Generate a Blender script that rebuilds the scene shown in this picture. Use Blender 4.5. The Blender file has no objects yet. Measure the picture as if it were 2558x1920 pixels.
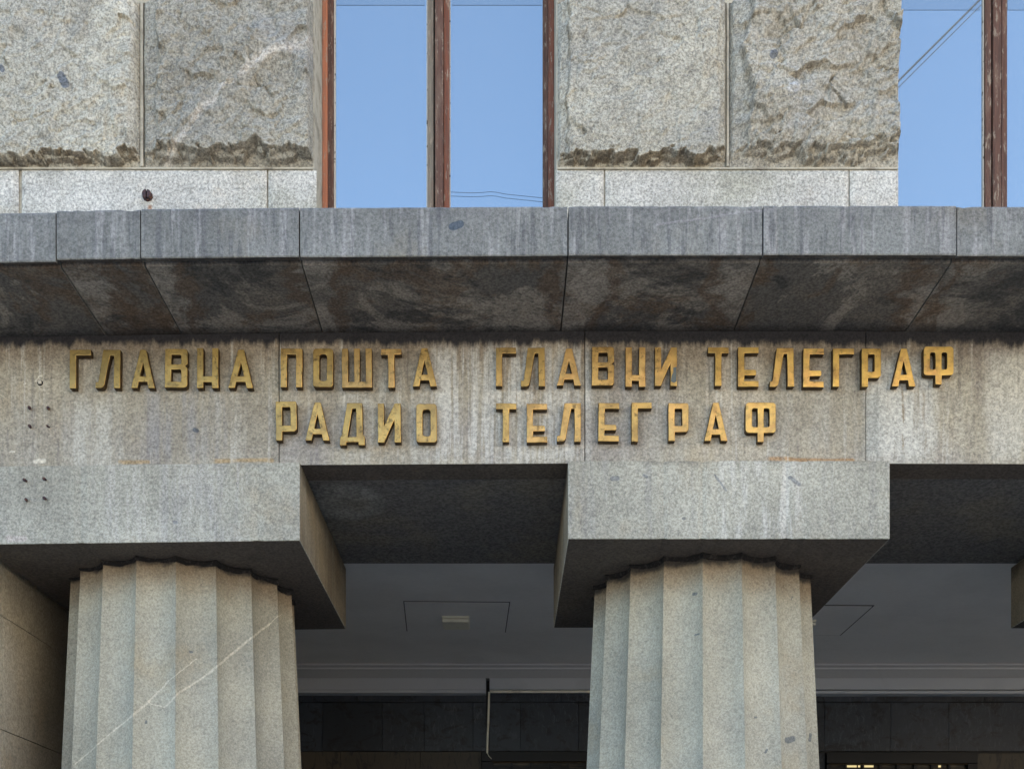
import bpy, bmesh, math, random
from mathutils import Vector, noise as mn

# ------------------------------------------------------------------ camera, sky, sun, exposure
F = 2763.0                 # focal length in photograph pixels
CX, CY = 1260.0, 2330.0    # where lines square to the facade vanish
EYE = 1.6
sc = bpy.context.scene
cam = bpy.data.cameras.new('camera')
cam.sensor_width = 36.0
cam.lens = F / 2558 * 36
cam.shift_x = (1279 - CX) / 2558
cam.shift_y = (CY - 960) / 2558
cam.clip_start = 0.05
cam.clip_end = 2000
camo = bpy.data.objects.new('camera', cam)
sc.collection.objects.link(camo)
camo.location = (0, 0, EYE)
camo.rotation_euler = (math.radians(90), 0, 0)
sc.camera = camo

SUN_EL, SUN_AZ = math.radians(40), math.radians(48)      # behind the building, towards the right
world = bpy.data.worlds.new('World')
sc.world = world
world.use_nodes = True
wt = world.node_tree
for n in list(wt.nodes): wt.nodes.remove(n)
wo = wt.nodes.new('ShaderNodeOutputWorld')
wb = wt.nodes.new('ShaderNodeBackground')
ws = wt.nodes.new('ShaderNodeTexSky')
ws.sky_type = 'NISHITA'
ws.sun_disc = False
ws.sun_elevation = SUN_EL
ws.sun_rotation = SUN_AZ
ws.dust_density = 1.6
ws.air_density = 1.0
ws.ozone_density = 1.0
wb.inputs['Strength'].default_value = 0.14
wt.links.new(ws.outputs[0], wb.inputs[0])
wt.links.new(wb.outputs[0], wo.inputs[0])
sl = bpy.data.lights.new('sun', 'SUN')
sl.energy = 4.5
sl.angle = math.radians(0.5)
sl.color = (1.0, 0.93, 0.82)
so = bpy.data.objects.new('sun', sl)
sc.collection.objects.link(so)
sd = Vector((math.sin(SUN_AZ) * math.cos(SUN_EL), math.cos(SUN_AZ) * math.cos(SUN_EL), math.sin(SUN_EL)))
so.rotation_euler = (-sd).to_track_quat('-Z', 'Y').to_euler()
so.location = (30, 20, 40)
sc.view_settings.view_transform = 'Standard'
sc.view_settings.look = 'None'
sc.view_settings.gamma = 1.0
sc.view_settings.use_curve_mapping = False
sc.view_settings.exposure = 2.15
sc.render.engine = 'CYCLES'
sc.cycles.max_bounces = 8
sc.cycles.diffuse_bounces = 6

# ------------------------------------------------------------------ measures (metres from the eye)
YC, YA, YF, YW, YG = 6.165, 6.90, 6.94, 7.10, 7.46     # cornice, abacus, frieze, upper wall, window glass
YBB = 8.885                                            # back of the architrave
YP = 13.0                                              # back wall of the portico
def X(px, Y): return (px - CX) * Y / F
def Z(py, Y): return EYE + (CY - py) * Y / F
def at(px, py, Y): return (X(px, Y), Y, Z(py, Y))
def drop(x): return 0.0019 * (x - 1.1) ** 2 if x < 1.1 else 0.0006 * (x - 1.1) ** 2
Z_SOF = EYE + 3.778
Z_CT = EYE + 4.055
Z_FB = EYE + 2.949
Z_AB = EYE + 2.46
random.seed(7)

# ------------------------------------------------------------------ node helpers
class S:
    def __init__(s, nt, sock): s.nt, s.k = nt, sock
    def _m(s, op, b=None, c=None, clamp=False):
        n = s.nt.nodes.new('ShaderNodeMath'); n.operation = op; n.use_clamp = clamp
        for i, v in enumerate((s, b, c)):
            if v is None: continue
            if isinstance(v, S): s.nt.links.new(v.k, n.inputs[i])
            else: n.inputs[i].default_value = v
        return S(s.nt, n.outputs[0])
    def __add__(s, o): return s._m('ADD', o)
    __radd__ = __add__
    def __mul__(s, o): return s._m('MULTIPLY', o)
    __rmul__ = __mul__
    def __sub__(s, o): return s._m('SUBTRACT', o)
    def __rsub__(s, o): return s._m('MULTIPLY', -1.0)._m('ADD', o)
    def abs(s): return s._m('ABSOLUTE')
    def min(s, o): return s._m('MINIMUM', o)
    def max(s, o): return s._m('MAXIMUM', o)
    def sqrt(s): return s._m('SQRT')
    def step(s, a, b):                       # 0 at a, 1 at b, smooth
        n = s.nt.nodes.new('ShaderNodeMapRange'); n.interpolation_type = 'SMOOTHSTEP'; n.clamp = True
        s.nt.links.new(s.k, n.inputs[0]); n.inputs[1].default_value = a; n.inputs[2].default_value = b
        n.inputs[3].default_value = 0; n.inputs[4].default_value = 1
        if a > b:
            n.inputs[1].default_value = b; n.inputs[2].default_value = a
            n.inputs[3].default_value = 1; n.inputs[4].default_value = 0
        return S(s.nt, n.outputs[0])

class Mat:
    def __init__(s, name, rough=0.85, metallic=0.0, spec=0.3):
        s.m = bpy.data.materials.new(name); s.m.use_nodes = True
        s.nt = s.m.node_tree; s.nt.nodes.clear()
        s.out = s.nt.nodes.new('ShaderNodeOutputMaterial')
        s.b = s.nt.nodes.new('ShaderNodeBsdfPrincipled')
        s.nt.links.new(s.b.outputs[0], s.out.inputs[0])
        s.b.inputs['Roughness'].default_value = rough
        s.b.inputs['Metallic'].default_value = metallic
        s.b.inputs['Specular IOR Level'].default_value = spec
        g = s.nt.nodes.new('ShaderNodeNewGeometry'); s.pos = g.outputs['Position']
        x = s.nt.nodes.new('ShaderNodeSeparateXYZ'); s.nt.links.new(s.pos, x.inputs[0])
        s.x, s.y, s.z = (S(s.nt, x.outputs[i]) for i in range(3))
        oi = s.nt.nodes.new('ShaderNodeObjectInfo'); s.rnd = S(s.nt, oi.outputs['Random'])
        s.col = None
    def vec(s, x, y, z):
        n = s.nt.nodes.new('ShaderNodeCombineXYZ')
        for i, v in enumerate((x, y, z)):
            if isinstance(v, S): s.nt.links.new(v.k, n.inputs[i])
            else: n.inputs[i].default_value = v
        return n.outputs[0]
    def noise(s, scale, detail=3, rough=0.6, sx=1, sy=1, sz=1, off=0, dist=0.0):
        n = s.nt.nodes.new('ShaderNodeTexNoise')
        n.inputs['Scale'].default_value = scale; n.inputs['Detail'].default_value = detail
        n.inputs['Roughness'].default_value = rough; n.inputs['Distortion'].default_value = dist
        if (sx, sy, sz, off) == (1, 1, 1, 0): s.nt.links.new(s.pos, n.inputs['Vector'])
        else: s.nt.links.new(s.vec(s.x * sx + off, s.y * sy, s.z * sz), n.inputs['Vector'])
        return S(s.nt, n.outputs[0])
    def voro(s, scale, feature='F1'):
        n = s.nt.nodes.new('ShaderNodeTexVoronoi'); n.feature = feature
        n.inputs['Scale'].default_value = scale
        s.nt.links.new(s.pos, n.inputs['Vector'])
        return S(s.nt, n.outputs['Distance'])
    def rgb(s, c):
        n = s.nt.nodes.new('ShaderNodeRGB'); n.outputs[0].default_value = (*c, 1); return n.outputs[0]
    def mix(s, fac, c, mode='MIX', base=None):
        n = s.nt.nodes.new('ShaderNodeMix'); n.data_type = 'RGBA'; n.blend_type = mode
        if isinstance(fac, S): s.nt.links.new(fac.k, n.inputs[0])
        else: n.inputs[0].default_value = fac
        s.nt.links.new(s.col if base is None else base, n.inputs[6])
        if isinstance(c, tuple): n.inputs[7].default_value = (*c, 1)
        else: s.nt.links.new(c, n.inputs[7])
        s.col = n.outputs[2]
        return s
    def gain(s, f):                           # multiply colour by a scalar socket
        n = s.nt.nodes.new('ShaderNodeVectorMath'); n.operation = 'SCALE'
        s.nt.links.new(s.col, n.inputs[0]); s.nt.links.new(f.k, n.inputs['Scale'])
        s.col = n.outputs[0]; return s
    def seg(s, p, q, w, wob=0.02, soft=0.5, wscale=6, tilt=None):
        # soft mask around the line p-q in the facade's plane, ragged by noise: a vein, a smear or an inclusion
        (x1, z1), (x2, z2) = p, q
        L = math.hypot(x2 - x1, z2 - z1) + 1e-6
        ux, uz = (x2 - x1) / L, (z2 - z1) / L
        wb_ = (s.noise(wscale, 4, 0.65) - 0.5) * (wob * 2)
        dx, dz = s.x - x1, s.z - z1
        if tilt: dx, dz = dx - (s.y - tilt[2]) * tilt[0], dz - (s.y - tilt[2]) * tilt[1]   # a vein is a leaning sheet in the rock
        t = (dx * ux + dz * uz)
        a = (dx * (-uz) + dz * ux + wb_).abs()
        e = (0.0 - t).max(t - L).max(0.0)
        d = (a * a + e * e).sqrt()
        return d.step(w, w * soft)
    def bump(s, h, strength, dist=0.01):
        n = s.nt.nodes.new('ShaderNodeBump'); n.inputs['Strength'].default_value = strength
        n.inputs['Distance'].default_value = dist
        s.nt.links.new(h.k, n.inputs['Height'])
        s.nt.links.new(n.outputs[0], s.b.inputs['Normal'])
        return s
    def done(s):
        s.nt.links.new(s.col, s.b.inputs['Base Color']); return s.m

def granite(name, base, alt, speck=0.55, streaks=None, grime=(0.05, 0.045, 0.04), grime_amt=0.25, bump=0.35,
            extra=None, mott=1.3, fine=62, rnd=0.12, bdist=0.006):
    M = Mat(name, 0.85)
    M.col = M.rgb(base)
    M.mix(M.noise(mott, 5, 0.62).step(0.36, 0.66), alt)
    M.gain(M.noise(mott * 0.9, 5, 0.6, off=77) * 0.9 + 0.55)
    M.mix(M.noise(mott * 1.7, 4, 0.65, off=55).step(0.54, 0.72) * 0.35, (base[0] * 0.95, base[1] * 0.80, base[2] * 0.62))
    M.mix(M.noise(mott * 3.1, 5, 0.7, off=9).step(0.52, 0.78) * grime_amt, grime)
    if streaks:
        for sx, sz, lo, hi, c, amt in streaks:
            M.mix(M.noise(1.0, 4, 0.6, sx=sx, sy=sx, sz=sz, off=sx).step(lo, hi) * amt, c)
    if extra: extra(M)
    n1 = M.noise(fine, 2, 0.6)
    n2 = M.noise(fine * 2.3, 2, 0.6, off=3)
    n3 = M.noise(fine * 0.45, 3, 0.7, off=13)
    sp = n1 * 0.45 + n2 * 0.35 + n3 * 0.20
    M.gain(sp.step(0.34, 0.66) * (speck * 1.35) + (1.0 - speck * 0.66))
    M.mix(M.noise(fine * 0.8, 1, 0.5, off=31).step(0.60, 0.72) * 0.22, (0.045, 0.045, 0.05))
    M.gain((M.rnd - 0.5) * rnd + 1.0)
    M.bump(sp + M.noise(14, 4, 0.6) * 0.6, bump, bdist)
    return M

# ------------------------------------------------------------------ object helpers
WL = {}
col = sc.collection
def link(o, world_loc, parent=None):
    col.objects.link(o)
    if parent is not None:
        o.parent = parent; o.location = Vector(world_loc) - WL[parent.name]
    else: o.location = world_loc
    WL[o.name] = Vector(world_loc)
    return o
def tag(o, label=None, cat=None, group=None, kind=None):
    for k, v in (('label', label), ('category', cat), ('group', group), ('kind', kind)):
        if v: o[k] = v
    return o
def empty(name, loc, parent=None, **k):
    o = bpy.data.objects.new(name, None); o.empty_display_size = 0.2
    link(o, loc, parent); return tag(o, **k)
def from_bm(name, bm, mats, parent=None, smooth=False, keep=None):
    bmesh.ops.recalc_face_normals(bm, faces=bm.faces)
    vs = [v.co for v in bm.verts]
    c = Vector(((min(v.x for v in vs) + max(v.x for v in vs)) / 2, (min(v.y for v in vs) + max(v.y for v in vs)) / 2,
                min(v.z for v in vs))) if keep is None else Vector(keep)
    bmesh.ops.translate(bm, verts=bm.verts, vec=-c)
    me = bpy.data.meshes.new(name)
    bm.to_mesh(me); bm.free()
    for m in (mats if isinstance(mats, (list, tuple)) else [mats]): me.materials.append(m)
    if smooth:
        for p in me.polygons: p.use_smooth = True
    o = bpy.data.objects.new(name, me)
    return link(o, c, parent)
def bm_box(bm, x0, x1, y0, y1, z0, z1, warp=False, mi=0):
    v = []
    for (x, y, z) in ((x0, y0, z0), (x1, y0, z0), (x1, y1, z0), (x0, y1, z0), (x0, y0, z1), (x1, y0, z1), (x1, y1, z1), (x0, y1, z1)):
        v.append(bm.verts.new((x, y, z - (drop(x) if warp else 0))))
    fs = []
    for f in ((0, 3, 2, 1), (4, 5, 6, 7), (0, 1, 5, 4), (1, 2, 6, 5), (2, 3, 7, 6), (3, 0, 4, 7)):
        fc = bm.faces.new([v[i] for i in f]); fc.material_index = mi; fs.append(fc)
    return fs
def box(name, b, mats, parent=None, warp=False, bevel=0.0, down=None, side=None):
    bm = bmesh.new(); fs = bm_box(bm, *b, warp=warp)
    if down is not None: fs[0].material_index = down
    if side is not None: fs[3].material_index = side; fs[5].material_index = side
    if bevel:
        bmesh.ops.bevel(bm, geom=list(bm.edges), offset=bevel, segments=2, affect='EDGES', profile=0.5)
    return from_bm(name, bm, mats, parent)
def bm_cyl(bm, c0, c1, r0, r1=None, n=12):
    r1 = r0 if r1 is None else r1
    c0, c1 = Vector(c0), Vector(c1)
    d = (c1 - c0).normalized(); a = d.orthogonal().normalized(); b = d.cross(a)
    A = [bm.verts.new(c0 + (a * math.cos(t) + b * math.sin(t)) * r0) for t in [2 * math.pi * i / n for i in range(n)]]
    B = [bm.verts.new(c1 + (a * math.cos(t) + b * math.sin(t)) * r1) for t in [2 * math.pi * i / n for i in range(n)]]
    for i in range(n): bm.faces.new((A[i], A[(i + 1) % n], B[(i + 1) % n], B[i]))
    bm.faces.new(A); bm.faces.new(B)
def bm_tube(bm, pts, r, n=8):
    pts = [Vector(p) for p in pts]; rings = []
    for i, p in enumerate(pts):
        d = (pts[min(i + 1, len(pts) - 1)] - pts[max(i - 1, 0)]).normalized()
        a = d.cross(Vector((0, 1, 0.01))).normalized(); b = d.cross(a)
        rings.append([bm.verts.new(p + (a * math.cos(t) + b * math.sin(t)) * r) for t in [2 * math.pi * k / n for k in range(n)]])
    for A, B in zip(rings, rings[1:]):
        for i in range(n): bm.faces.new((A[i], A[(i + 1) % n], B[(i + 1) % n], B[i]))
    bm.faces.new(rings[0]); bm.faces.new(rings[-1])
def chip(o, amp=0.002, seed=0, cuts=0.035):
    # worn arrises: cut the block across and let the edge vertices wander, with the odd chip
    bm = bmesh.new(); bm.from_mesh(o.data)
    xs = [v.co.x for v in bm.verts]; x = min(xs) + cuts; hi = max(xs)
    while x < hi - 0.01:
        bmesh.ops.bisect_plane(bm, geom=bm.verts[:] + bm.edges[:] + bm.faces[:], plane_co=(x, 0, 0), plane_no=(1, 0, 0)); x += cuts * random.uniform(0.6, 1.4)
    ys = min(v.co.y for v in bm.verts); zs = sorted((min(v.co.z for v in bm.verts), max(v.co.z for v in bm.verts)))
    for v in bm.verts:
        if v.co.y < ys + 0.03:
            lo = v.co.z < zs[0] + 0.035; up = v.co.z > zs[1] - 0.06
            if lo or up:
                n = mn.noise(Vector((v.co.x * 9 + seed, v.co.z * 3, seed)))
                n2 = mn.noise(Vector((v.co.x * 21 + seed, 5, seed)))
                c = max(0.0, n2 - 0.30) * amp * 9
                v.co.y += abs(n) * amp + c
                v.co.z += (1 if lo else -1) * (abs(n) * amp * 0.7 + c)
    bm.to_mesh(o.data); bm.free(); return o
fx = lambda px, py: (X(px, YF), Z(py, YF))
ax_ = lambda px, py: (X(px, YA), Z(py, YA))
wx = lambda px, py: (X(px, YW - 0.06), Z(py, YW - 0.06))
cx_ = lambda px, py: (X(px, YC), Z(py, YC))

# ------------------------------------------------------------------ materials
BLUE = (0.085, 0.10, 0.125)
xw0 = lambda px: X(px, YW)
def wall_extra(M):
    # ochre weathering at the broken lower rims, dark shade painted on steep faces, pale quartz vein across one block, bluish inclusions
    z0 = Z(425, YW)
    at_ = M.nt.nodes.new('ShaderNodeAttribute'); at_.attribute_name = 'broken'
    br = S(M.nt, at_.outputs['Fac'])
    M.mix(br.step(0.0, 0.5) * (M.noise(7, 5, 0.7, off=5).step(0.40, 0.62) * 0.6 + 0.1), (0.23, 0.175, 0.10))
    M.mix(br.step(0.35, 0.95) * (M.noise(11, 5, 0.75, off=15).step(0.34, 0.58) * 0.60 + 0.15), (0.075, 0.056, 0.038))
    M.mix(M.noise(5, 6, 0.75, off=25).step(0.56, 0.70) * 0.35, (0.12, 0.11, 0.085))
    for a, b_ in ((357, 790), (1817, 2243)):
        M.mix(M.x.step(xw0(a) - 0.002, xw0(a)) * M.x.step(xw0(b_) + 0.002, xw0(b_)) * 0.55, (0.27, 0.25, 0.205))
    M.mix(M.noise(2.0, 4, 0.6, off=40).step(0.55, 0.72) * 0.3, (0.30, 0.31, 0.32))
    for p, q, w in (((395, 420), (560, 232), 0.045), ((560, 232), (660, 160), 0.05), ((660, 160), (782, 112), 0.07)):
        M.mix(M.seg(wx(*p), wx(*q), w * 0.8, 0.05, 0.2, 8) * M.noise(16, 5, 0.7, off=3).step(0.30, 0.55) * 0.6, (0.60, 0.53, 0.44))
    for (px, py, a, l, w) in ((164, 213, -65, 0.06, 0.03), (8, 178, -60, 0.02, 0.02), (1926, 157, 60, 0.02, 0.03)):
        x, z = wx(px, py); dx, dz = math.cos(math.radians(a)) * l / 2, math.sin(math.radians(a)) * l / 2
        M.mix(M.seg((x - dx, z - dz), (x + dx, z + dz), w, 0.012, 0.7, 20) * 0.8, BLUE)
    M.mix(M.seg(wx(1968, 250), wx(1976, 252), 0.04, 0.03, 0.3, 18) * 0.5, (0.55, 0.56, 0.58))
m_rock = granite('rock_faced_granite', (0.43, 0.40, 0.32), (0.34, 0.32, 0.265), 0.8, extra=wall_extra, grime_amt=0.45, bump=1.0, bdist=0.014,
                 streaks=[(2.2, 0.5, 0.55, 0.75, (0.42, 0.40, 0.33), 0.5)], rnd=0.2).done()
def course_extra(M):
    M.mix(M.seg(wx(369, 505), wx(369, 530), 0.02, 0.01, 0.2) * 0.7, (0.30, 0.12, 0.04))
m_course = granite('smooth_course_granite', (0.49, 0.47, 0.42), (0.35, 0.335, 0.27), 0.75, grime_amt=0.4, bump=0.6, extra=course_extra).done()
M = Mat('mortar', 0.9); M.col = M.rgb((0.46, 0.42, 0.33))
M.mix(M.noise(9, 4).step(0.45, 0.7), (0.25, 0.22, 0.17)); M.gain(M.noise(60, 2) * 0.6 + 0.7); m_mortar = M.done()

def cornice_extra(M):
    x, z = cx_(1140, 563)
    M.mix(M.seg((x - 0.02, z - 0.008), (x + 0.02, z + 0.008), 0.026, 0.012, 0.75, 18) * 0.85, (0.06, 0.08, 0.105))
    M.mix(M.z.step(Z_CT - 0.14, Z_CT - 0.03) * M.noise(5, 4, 0.7, off=2).step(0.4, 0.65) * 0.4, (0.11, 0.105, 0.11))
    M.mix(M.seg(cx_(1930, 522), cx_(1640, 560), 0.008, 0.03, 0.3) * 0.4, (0.33, 0.31, 0.32))
m_fascia = granite('cornice_granite', (0.205, 0.208, 0.192), (0.165, 0.166, 0.155), 0.5, extra=cornice_extra, grime_amt=0.35,
                   streaks=[(22, 1.6, 0.50, 0.72, (0.33, 0.32, 0.31), 0.7), (34, 2.5, 0.52, 0.66, (0.10, 0.10, 0.105), 0.6)], rnd=0.22, bump=0.3).done()

# soffit of the cornice: black crust, washed pale beside the joints
M = Mat('cornice_soffit_granite', 0.9)
uv = M.nt.nodes.new('ShaderNodeUVMap'); uv.uv_map = 'edge'
sx = M.nt.nodes.new('ShaderNodeSeparateXYZ'); M.nt.links.new(uv.outputs[0], sx.inputs[0])
dl, dr = S(M.nt, sx.outputs[0]), S(M.nt, sx.outputs[1])
M.col = M.rgb((0.10, 0.095, 0.087))
M.mix(M.noise(1.7, 5, 0.65).step(0.4, 0.68), (0.15, 0.132, 0.110))
M.mix(M.noise(1.1, 6, 0.7, off=60, dist=0.8).step(0.53, 0.58) * 0.8, (0.25, 0.225, 0.19))
M.mix(M.noise(1.3, 6, 0.7, off=61, dist=0.8).step(0.53, 0.60) * M.noise(1.3, 6, 0.7, off=61, dist=0.8).step(0.68, 0.60) * 0.65, (0.115, 0.078, 0.05))
M.mix(M.noise(1.0, 6, 0.75, sx=1.0, sy=1.4, off=70, dist=0.5).step(0.50, 0.58) * 0.85, (0.048, 0.048, 0.047))
ga = (M.rnd * 7.31)._m('FRACT').step(0.35, 0.65) * 0.22 - 0.06
gb = (M.rnd * 13.7)._m('FRACT').step(0.35, 0.65) * 0.22 - 0.06
d = (dl + ga).min(dr + gb) + (M.noise(2.2, 6, 0.72, off=4, dist=0.6) - 0.5) * 0.85 + (M.y - YC - 0.4) * 0.12
M.mix(d.step(0.20, 0.02) * (M.noise(3, 6, 0.7).step(0.40, 0.6) * 0.75 + 0.05), (0.28, 0.255, 0.22))
M.mix(d.step(0.09, 0.15) * d.step(0.25, 0.17) * 0.6, (0.10, 0.065, 0.04))
M.mix(M.noise(1.0, 5, 0.7, sx=2, sy=5, off=17).step(0.56, 0.72) * 0.35, (0.20, 0.18, 0.15))
M.mix((M.y + (M.noise(6, 4) - 0.5) * 0.15).step(YF - 0.09, YF) * 0.6, (0.03, 0.03, 0.03))
M.mix((M.y + (M.noise(9, 4) - 0.5) * 0.05).step(YC + 0.075, YC + 0.05) * 0.7, (0.03, 0.028, 0.028))
M.gain(M.noise(62, 3, 0.65).step(0.3, 0.7) * 0.8 + 0.6)
M.bump(M.noise(40, 4), 0.4, 0.006)
m_soffit = M.done()

def frieze_extra(M):
    # wash-down bands, rust runs below letters, black crust under the cornice
    warm, pale, brown = (0.25, 0.205, 0.155), (0.47, 0.455, 0.40), (0.20, 0.14, 0.075)
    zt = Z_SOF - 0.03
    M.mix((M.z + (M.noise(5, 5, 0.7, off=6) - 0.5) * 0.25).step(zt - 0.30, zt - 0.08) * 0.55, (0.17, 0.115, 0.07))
    def band(p0, p1, amt, c, sc_=18, lo=0.42, hi=0.62, ztop=830, zbot=1150, soft=0.06):
        x0, x1 = X(p0, YF), X(p1, YF)
        w = (M.noise(2.5, 3, off=p0 * 0.01) - 0.5) * 0.12
        mx = (M.x + w).step(x0 - soft, x0 + soft * 0.4) * (M.x + w).step(x1 + soft, x1 - soft * 0.4)
        mz = (M.z).step(Z(zbot, YF) - 0.1, Z(zbot, YF) + 0.1) * (M.z).step(Z(ztop, YF) + 0.03, Z(ztop, YF) - 0.12)
        M.mix(mx * mz * M.noise(1.0, 5, 0.65, sx=sc_, sz=0.9, off=p0 * 0.1).step(lo, hi) * amt, c)
    M.mix(M.noise(0.9, 4, 0.6, off=91).step(0.5, 0.68) * 0.6, (0.44, 0.37, 0.27))
    M.mix(M.noise(1.2, 5, 0.6, off=95).step(0.52, 0.70) * 0.45, (0.27, 0.25, 0.245))
    band(190, 275, 0.65, pale, 9, 0.3, 0.5, 990, 1200, 0.02)
    band(380, 560, 0.5, (0.27, 0.27, 0.28), 12, 0.4, 0.6, 930)
    band(1080, 1465, 0.85, (0.50, 0.49, 0.45), 22, 0.40, 0.58, 850)
    band(900, 1100, 0.45, pale, 26, 0.5, 0.62, 930)
    band(1755, 1900, 0.6, (0.48, 0.43, 0.35), 16, 0.42, 0.6, 840)
    band(2170, 2330, 0.95, (0.52, 0.51, 0.46), 14, 0.30, 0.50, 880)
    band(2330, 2600, 0.55, (0.45, 0.41, 0.31), 5, 0.35, 0.6, 870)
    band(2480, 2600, 0.6, (0.55, 0.53, 0.46), 6, 0.35, 0.5, 860)
    band(2163, 2195, 0.6, (0.27, 0.28, 0.26), 20, 0.2, 0.5, 960)
    for (px, a, b, w, am) in ((1335, 885, 1005, 0.026, 0.75), (1422, 965, 1010, 0.016, 0.5), (2257, 965, 1130, 0.016, 0.9),
                              (2310, 975, 1150, 0.022, 0.5), (1925, 975, 1000, 0.02, 0.4)):
        M.mix(M.seg(fx(px, a), fx(px + 3, b), w, 0.03, 0.1, 9) * M.noise(1.0, 5, 0.7, sx=30, sz=6).step(0.35, 0.6) * am, brown)
    M.mix(M.seg(fx(1920, 1147), fx(2130, 1150), 0.018, 0.02, 0.3) * 0.7, (0.36, 0.20, 0.08))
    M.mix(M.seg(fx(300, 1152), fx(370, 1154), 0.018, 0.02, 0.3) * 0.6, (0.40, 0.27, 0.12))
    M.mix(M.seg(fx(540, 1150), fx(680, 1148), 0.018, 0.02, 0.3) * 0.6, (0.40, 0.27, 0.12))
    M.mix(M.seg(fx(486, 1073), fx(492, 1076), 0.016, 0.006, 0.6) * 0.8, BLUE)
    for p, q, w in (((88, 952), (98, 941), 0.006), ((96, 940), (103, 939), 0.009), ((60, 959), (64, 957), 0.006), ((26, 1128), (36, 1128), 0.008), ((88, 1152), (110, 1150), 0.02)):
        M.mix(M.seg(fx(*p), fx(*q), w, 0.006, 0.4, 30) * 0.8, (0.68, 0.63, 0.52))
    M.mix(M.noise(1.0, 5, 0.7, sx=16, sz=0.8, off=21).step(0.54, 0.64) * (M.z + (M.noise(3, 3, off=8) - 0.5) * 0.5).step(zt - 0.62, zt - 0.10) * 0.55, (0.12, 0.10, 0.085))
    M.mix(M.noise(1.0, 5, 0.7, sx=19, sz=0.7, off=121).step(0.56, 0.66) * M.noise(0.8, 3, off=60).step(0.42, 0.58) * 0.6, (0.52, 0.50, 0.44))
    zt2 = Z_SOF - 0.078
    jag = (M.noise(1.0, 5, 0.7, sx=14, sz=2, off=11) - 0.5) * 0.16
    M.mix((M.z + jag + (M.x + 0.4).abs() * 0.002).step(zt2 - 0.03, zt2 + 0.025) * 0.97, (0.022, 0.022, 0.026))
m_frieze = granite('frieze_granite', (0.37, 0.335, 0.26), (0.285, 0.255, 0.20), 0.55, extra=frieze_extra, grime_amt=0.3,
                   streaks=[(9, 0.7, 0.48, 0.66, (0.38, 0.36, 0.31), 0.6), (16, 1.0, 0.56, 0.72, (0.17, 0.155, 0.15), 0.5)], rnd=0.06).done()

def abacus_extra(M):
    zt = Z_FB
    M.mix((M.z + (M.noise(4, 4) - 0.5) * 0.2).step(zt - 0.02, zt + 0.03) * 0.5, (0.19, 0.175, 0.14))
    def band(p0, p1, amt, c, k=20):
        x0, x1 = X(p0, YA), X(p1, YA)
        M.mix(M.x.step(x0 - 0.05, x0 + 0.03) * M.x.step(x1 + 0.05, x1 - 0.03) * M.noise(1.0, 5, 0.65, sx=k, sz=1.2, off=p0 * .1).step(0.45, 0.62) * amt, c)
    band(270, 620, 0.45, (0.48, 0.46, 0.42)); band(430, 560, 0.35, (0.27, 0.265, 0.275), 9)
    band(1800, 2040, 0.6, (0.55, 0.54, 0.50), 10); band(1440, 1530, 0.3, (0.24, 0.21, 0.16), 10)
    for (px, py, a, l, w) in ((1536, 1194, 0, 0.03, 0.02), (1612, 1188, -30, 0.02, 0.012), (1985, 1200, -35, 0.07, 0.016), (1800, 1205, -55, 0.12, 0.008), (438, 1304, 0, 0.01, 0.014), (1708, 1295, 0, 0.01, 0.010)):
        x, z = ax_(px, py); dx, dz = math.cos(math.radians(a)) * l / 2, math.sin(math.radians(a)) * l / 2
        M.mix(M.seg((x - dx, z - dz), (x + dx, z + dz), w, 0.01, 0.5, 20) * 0.6, (0.13, 0.145, 0.17))
    M.mix(M.seg(ax_(22, 1342), ax_(60, 1344), 0.025, 0.02, 0.5) * 0.6, (0.48, 0.42, 0.39))
m_abacus = granite('abacus_granite', (0.375, 0.364, 0.305), (0.315, 0.305, 0.255), 0.6, extra=abacus_extra, grime_amt=0.15,
                   streaks=[(13, 0.9, 0.52, 0.72, (0.24, 0.235, 0.235), 0.4)], rnd=0.05).done()
def side_extra(M):
    M.mix((M.z + (M.noise(4, 4) - 0.5) * 0.2).step(Z_FB - 0.16, Z_FB - 0.02) * 0.7, (0.05, 0.045, 0.035))
m_abside = granite('abacus_side_granite', (0.33, 0.275, 0.19), (0.22, 0.18, 0.125), 0.4, extra=side_extra,
                   streaks=[(20, 1.5, 0.5, 0.7, (0.40, 0.37, 0.30), 0.6)], rnd=0.05).done()

# undersides blackened by traffic soot
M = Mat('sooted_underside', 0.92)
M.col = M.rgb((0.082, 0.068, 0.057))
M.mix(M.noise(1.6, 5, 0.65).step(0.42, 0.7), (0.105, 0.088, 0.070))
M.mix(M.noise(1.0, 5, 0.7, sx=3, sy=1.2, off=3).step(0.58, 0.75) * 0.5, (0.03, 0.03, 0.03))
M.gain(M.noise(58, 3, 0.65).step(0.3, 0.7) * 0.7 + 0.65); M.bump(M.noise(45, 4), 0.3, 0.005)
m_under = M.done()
M = Mat('beam_underside', 0.9)
M.col = M.rgb((0.125, 0.120, 0.115))
M.mix(M.noise(1.3, 5, 0.6, off=7).step(0.45, 0.65), (0.16, 0.145, 0.12))
x0 = X(850, 7.6)
dd = ((M.x - x0) * (M.x - x0) * 1.3 + (M.y - 7.62) * (M.y - 7.62) * 1.2).sqrt() + (M.noise(3.5, 5, 0.65) - 0.5) * 0.25
M.mix(dd.step(0.40, 0.30) * M.noise(4, 5, 0.6, off=5).step(0.3, 0.6) * 0.75, (0.23, 0.235, 0.22))
M.mix(M.noise(1.0, 4, 0.7, sx=1.2, sy=8, off=2).step(0.6, 0.66) * 0.35, (0.14, 0.135, 0.12))
M.mix((M.y + (M.noise(8, 5, 0.7) - 0.5) * 0.03 - (YF + 0.275)).abs().step(0.016, 0.004) * M.noise(3, 5, 0.7, off=3).step(0.35, 0.6) * 0.7, (0.26, 0.25, 0.22))
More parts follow.
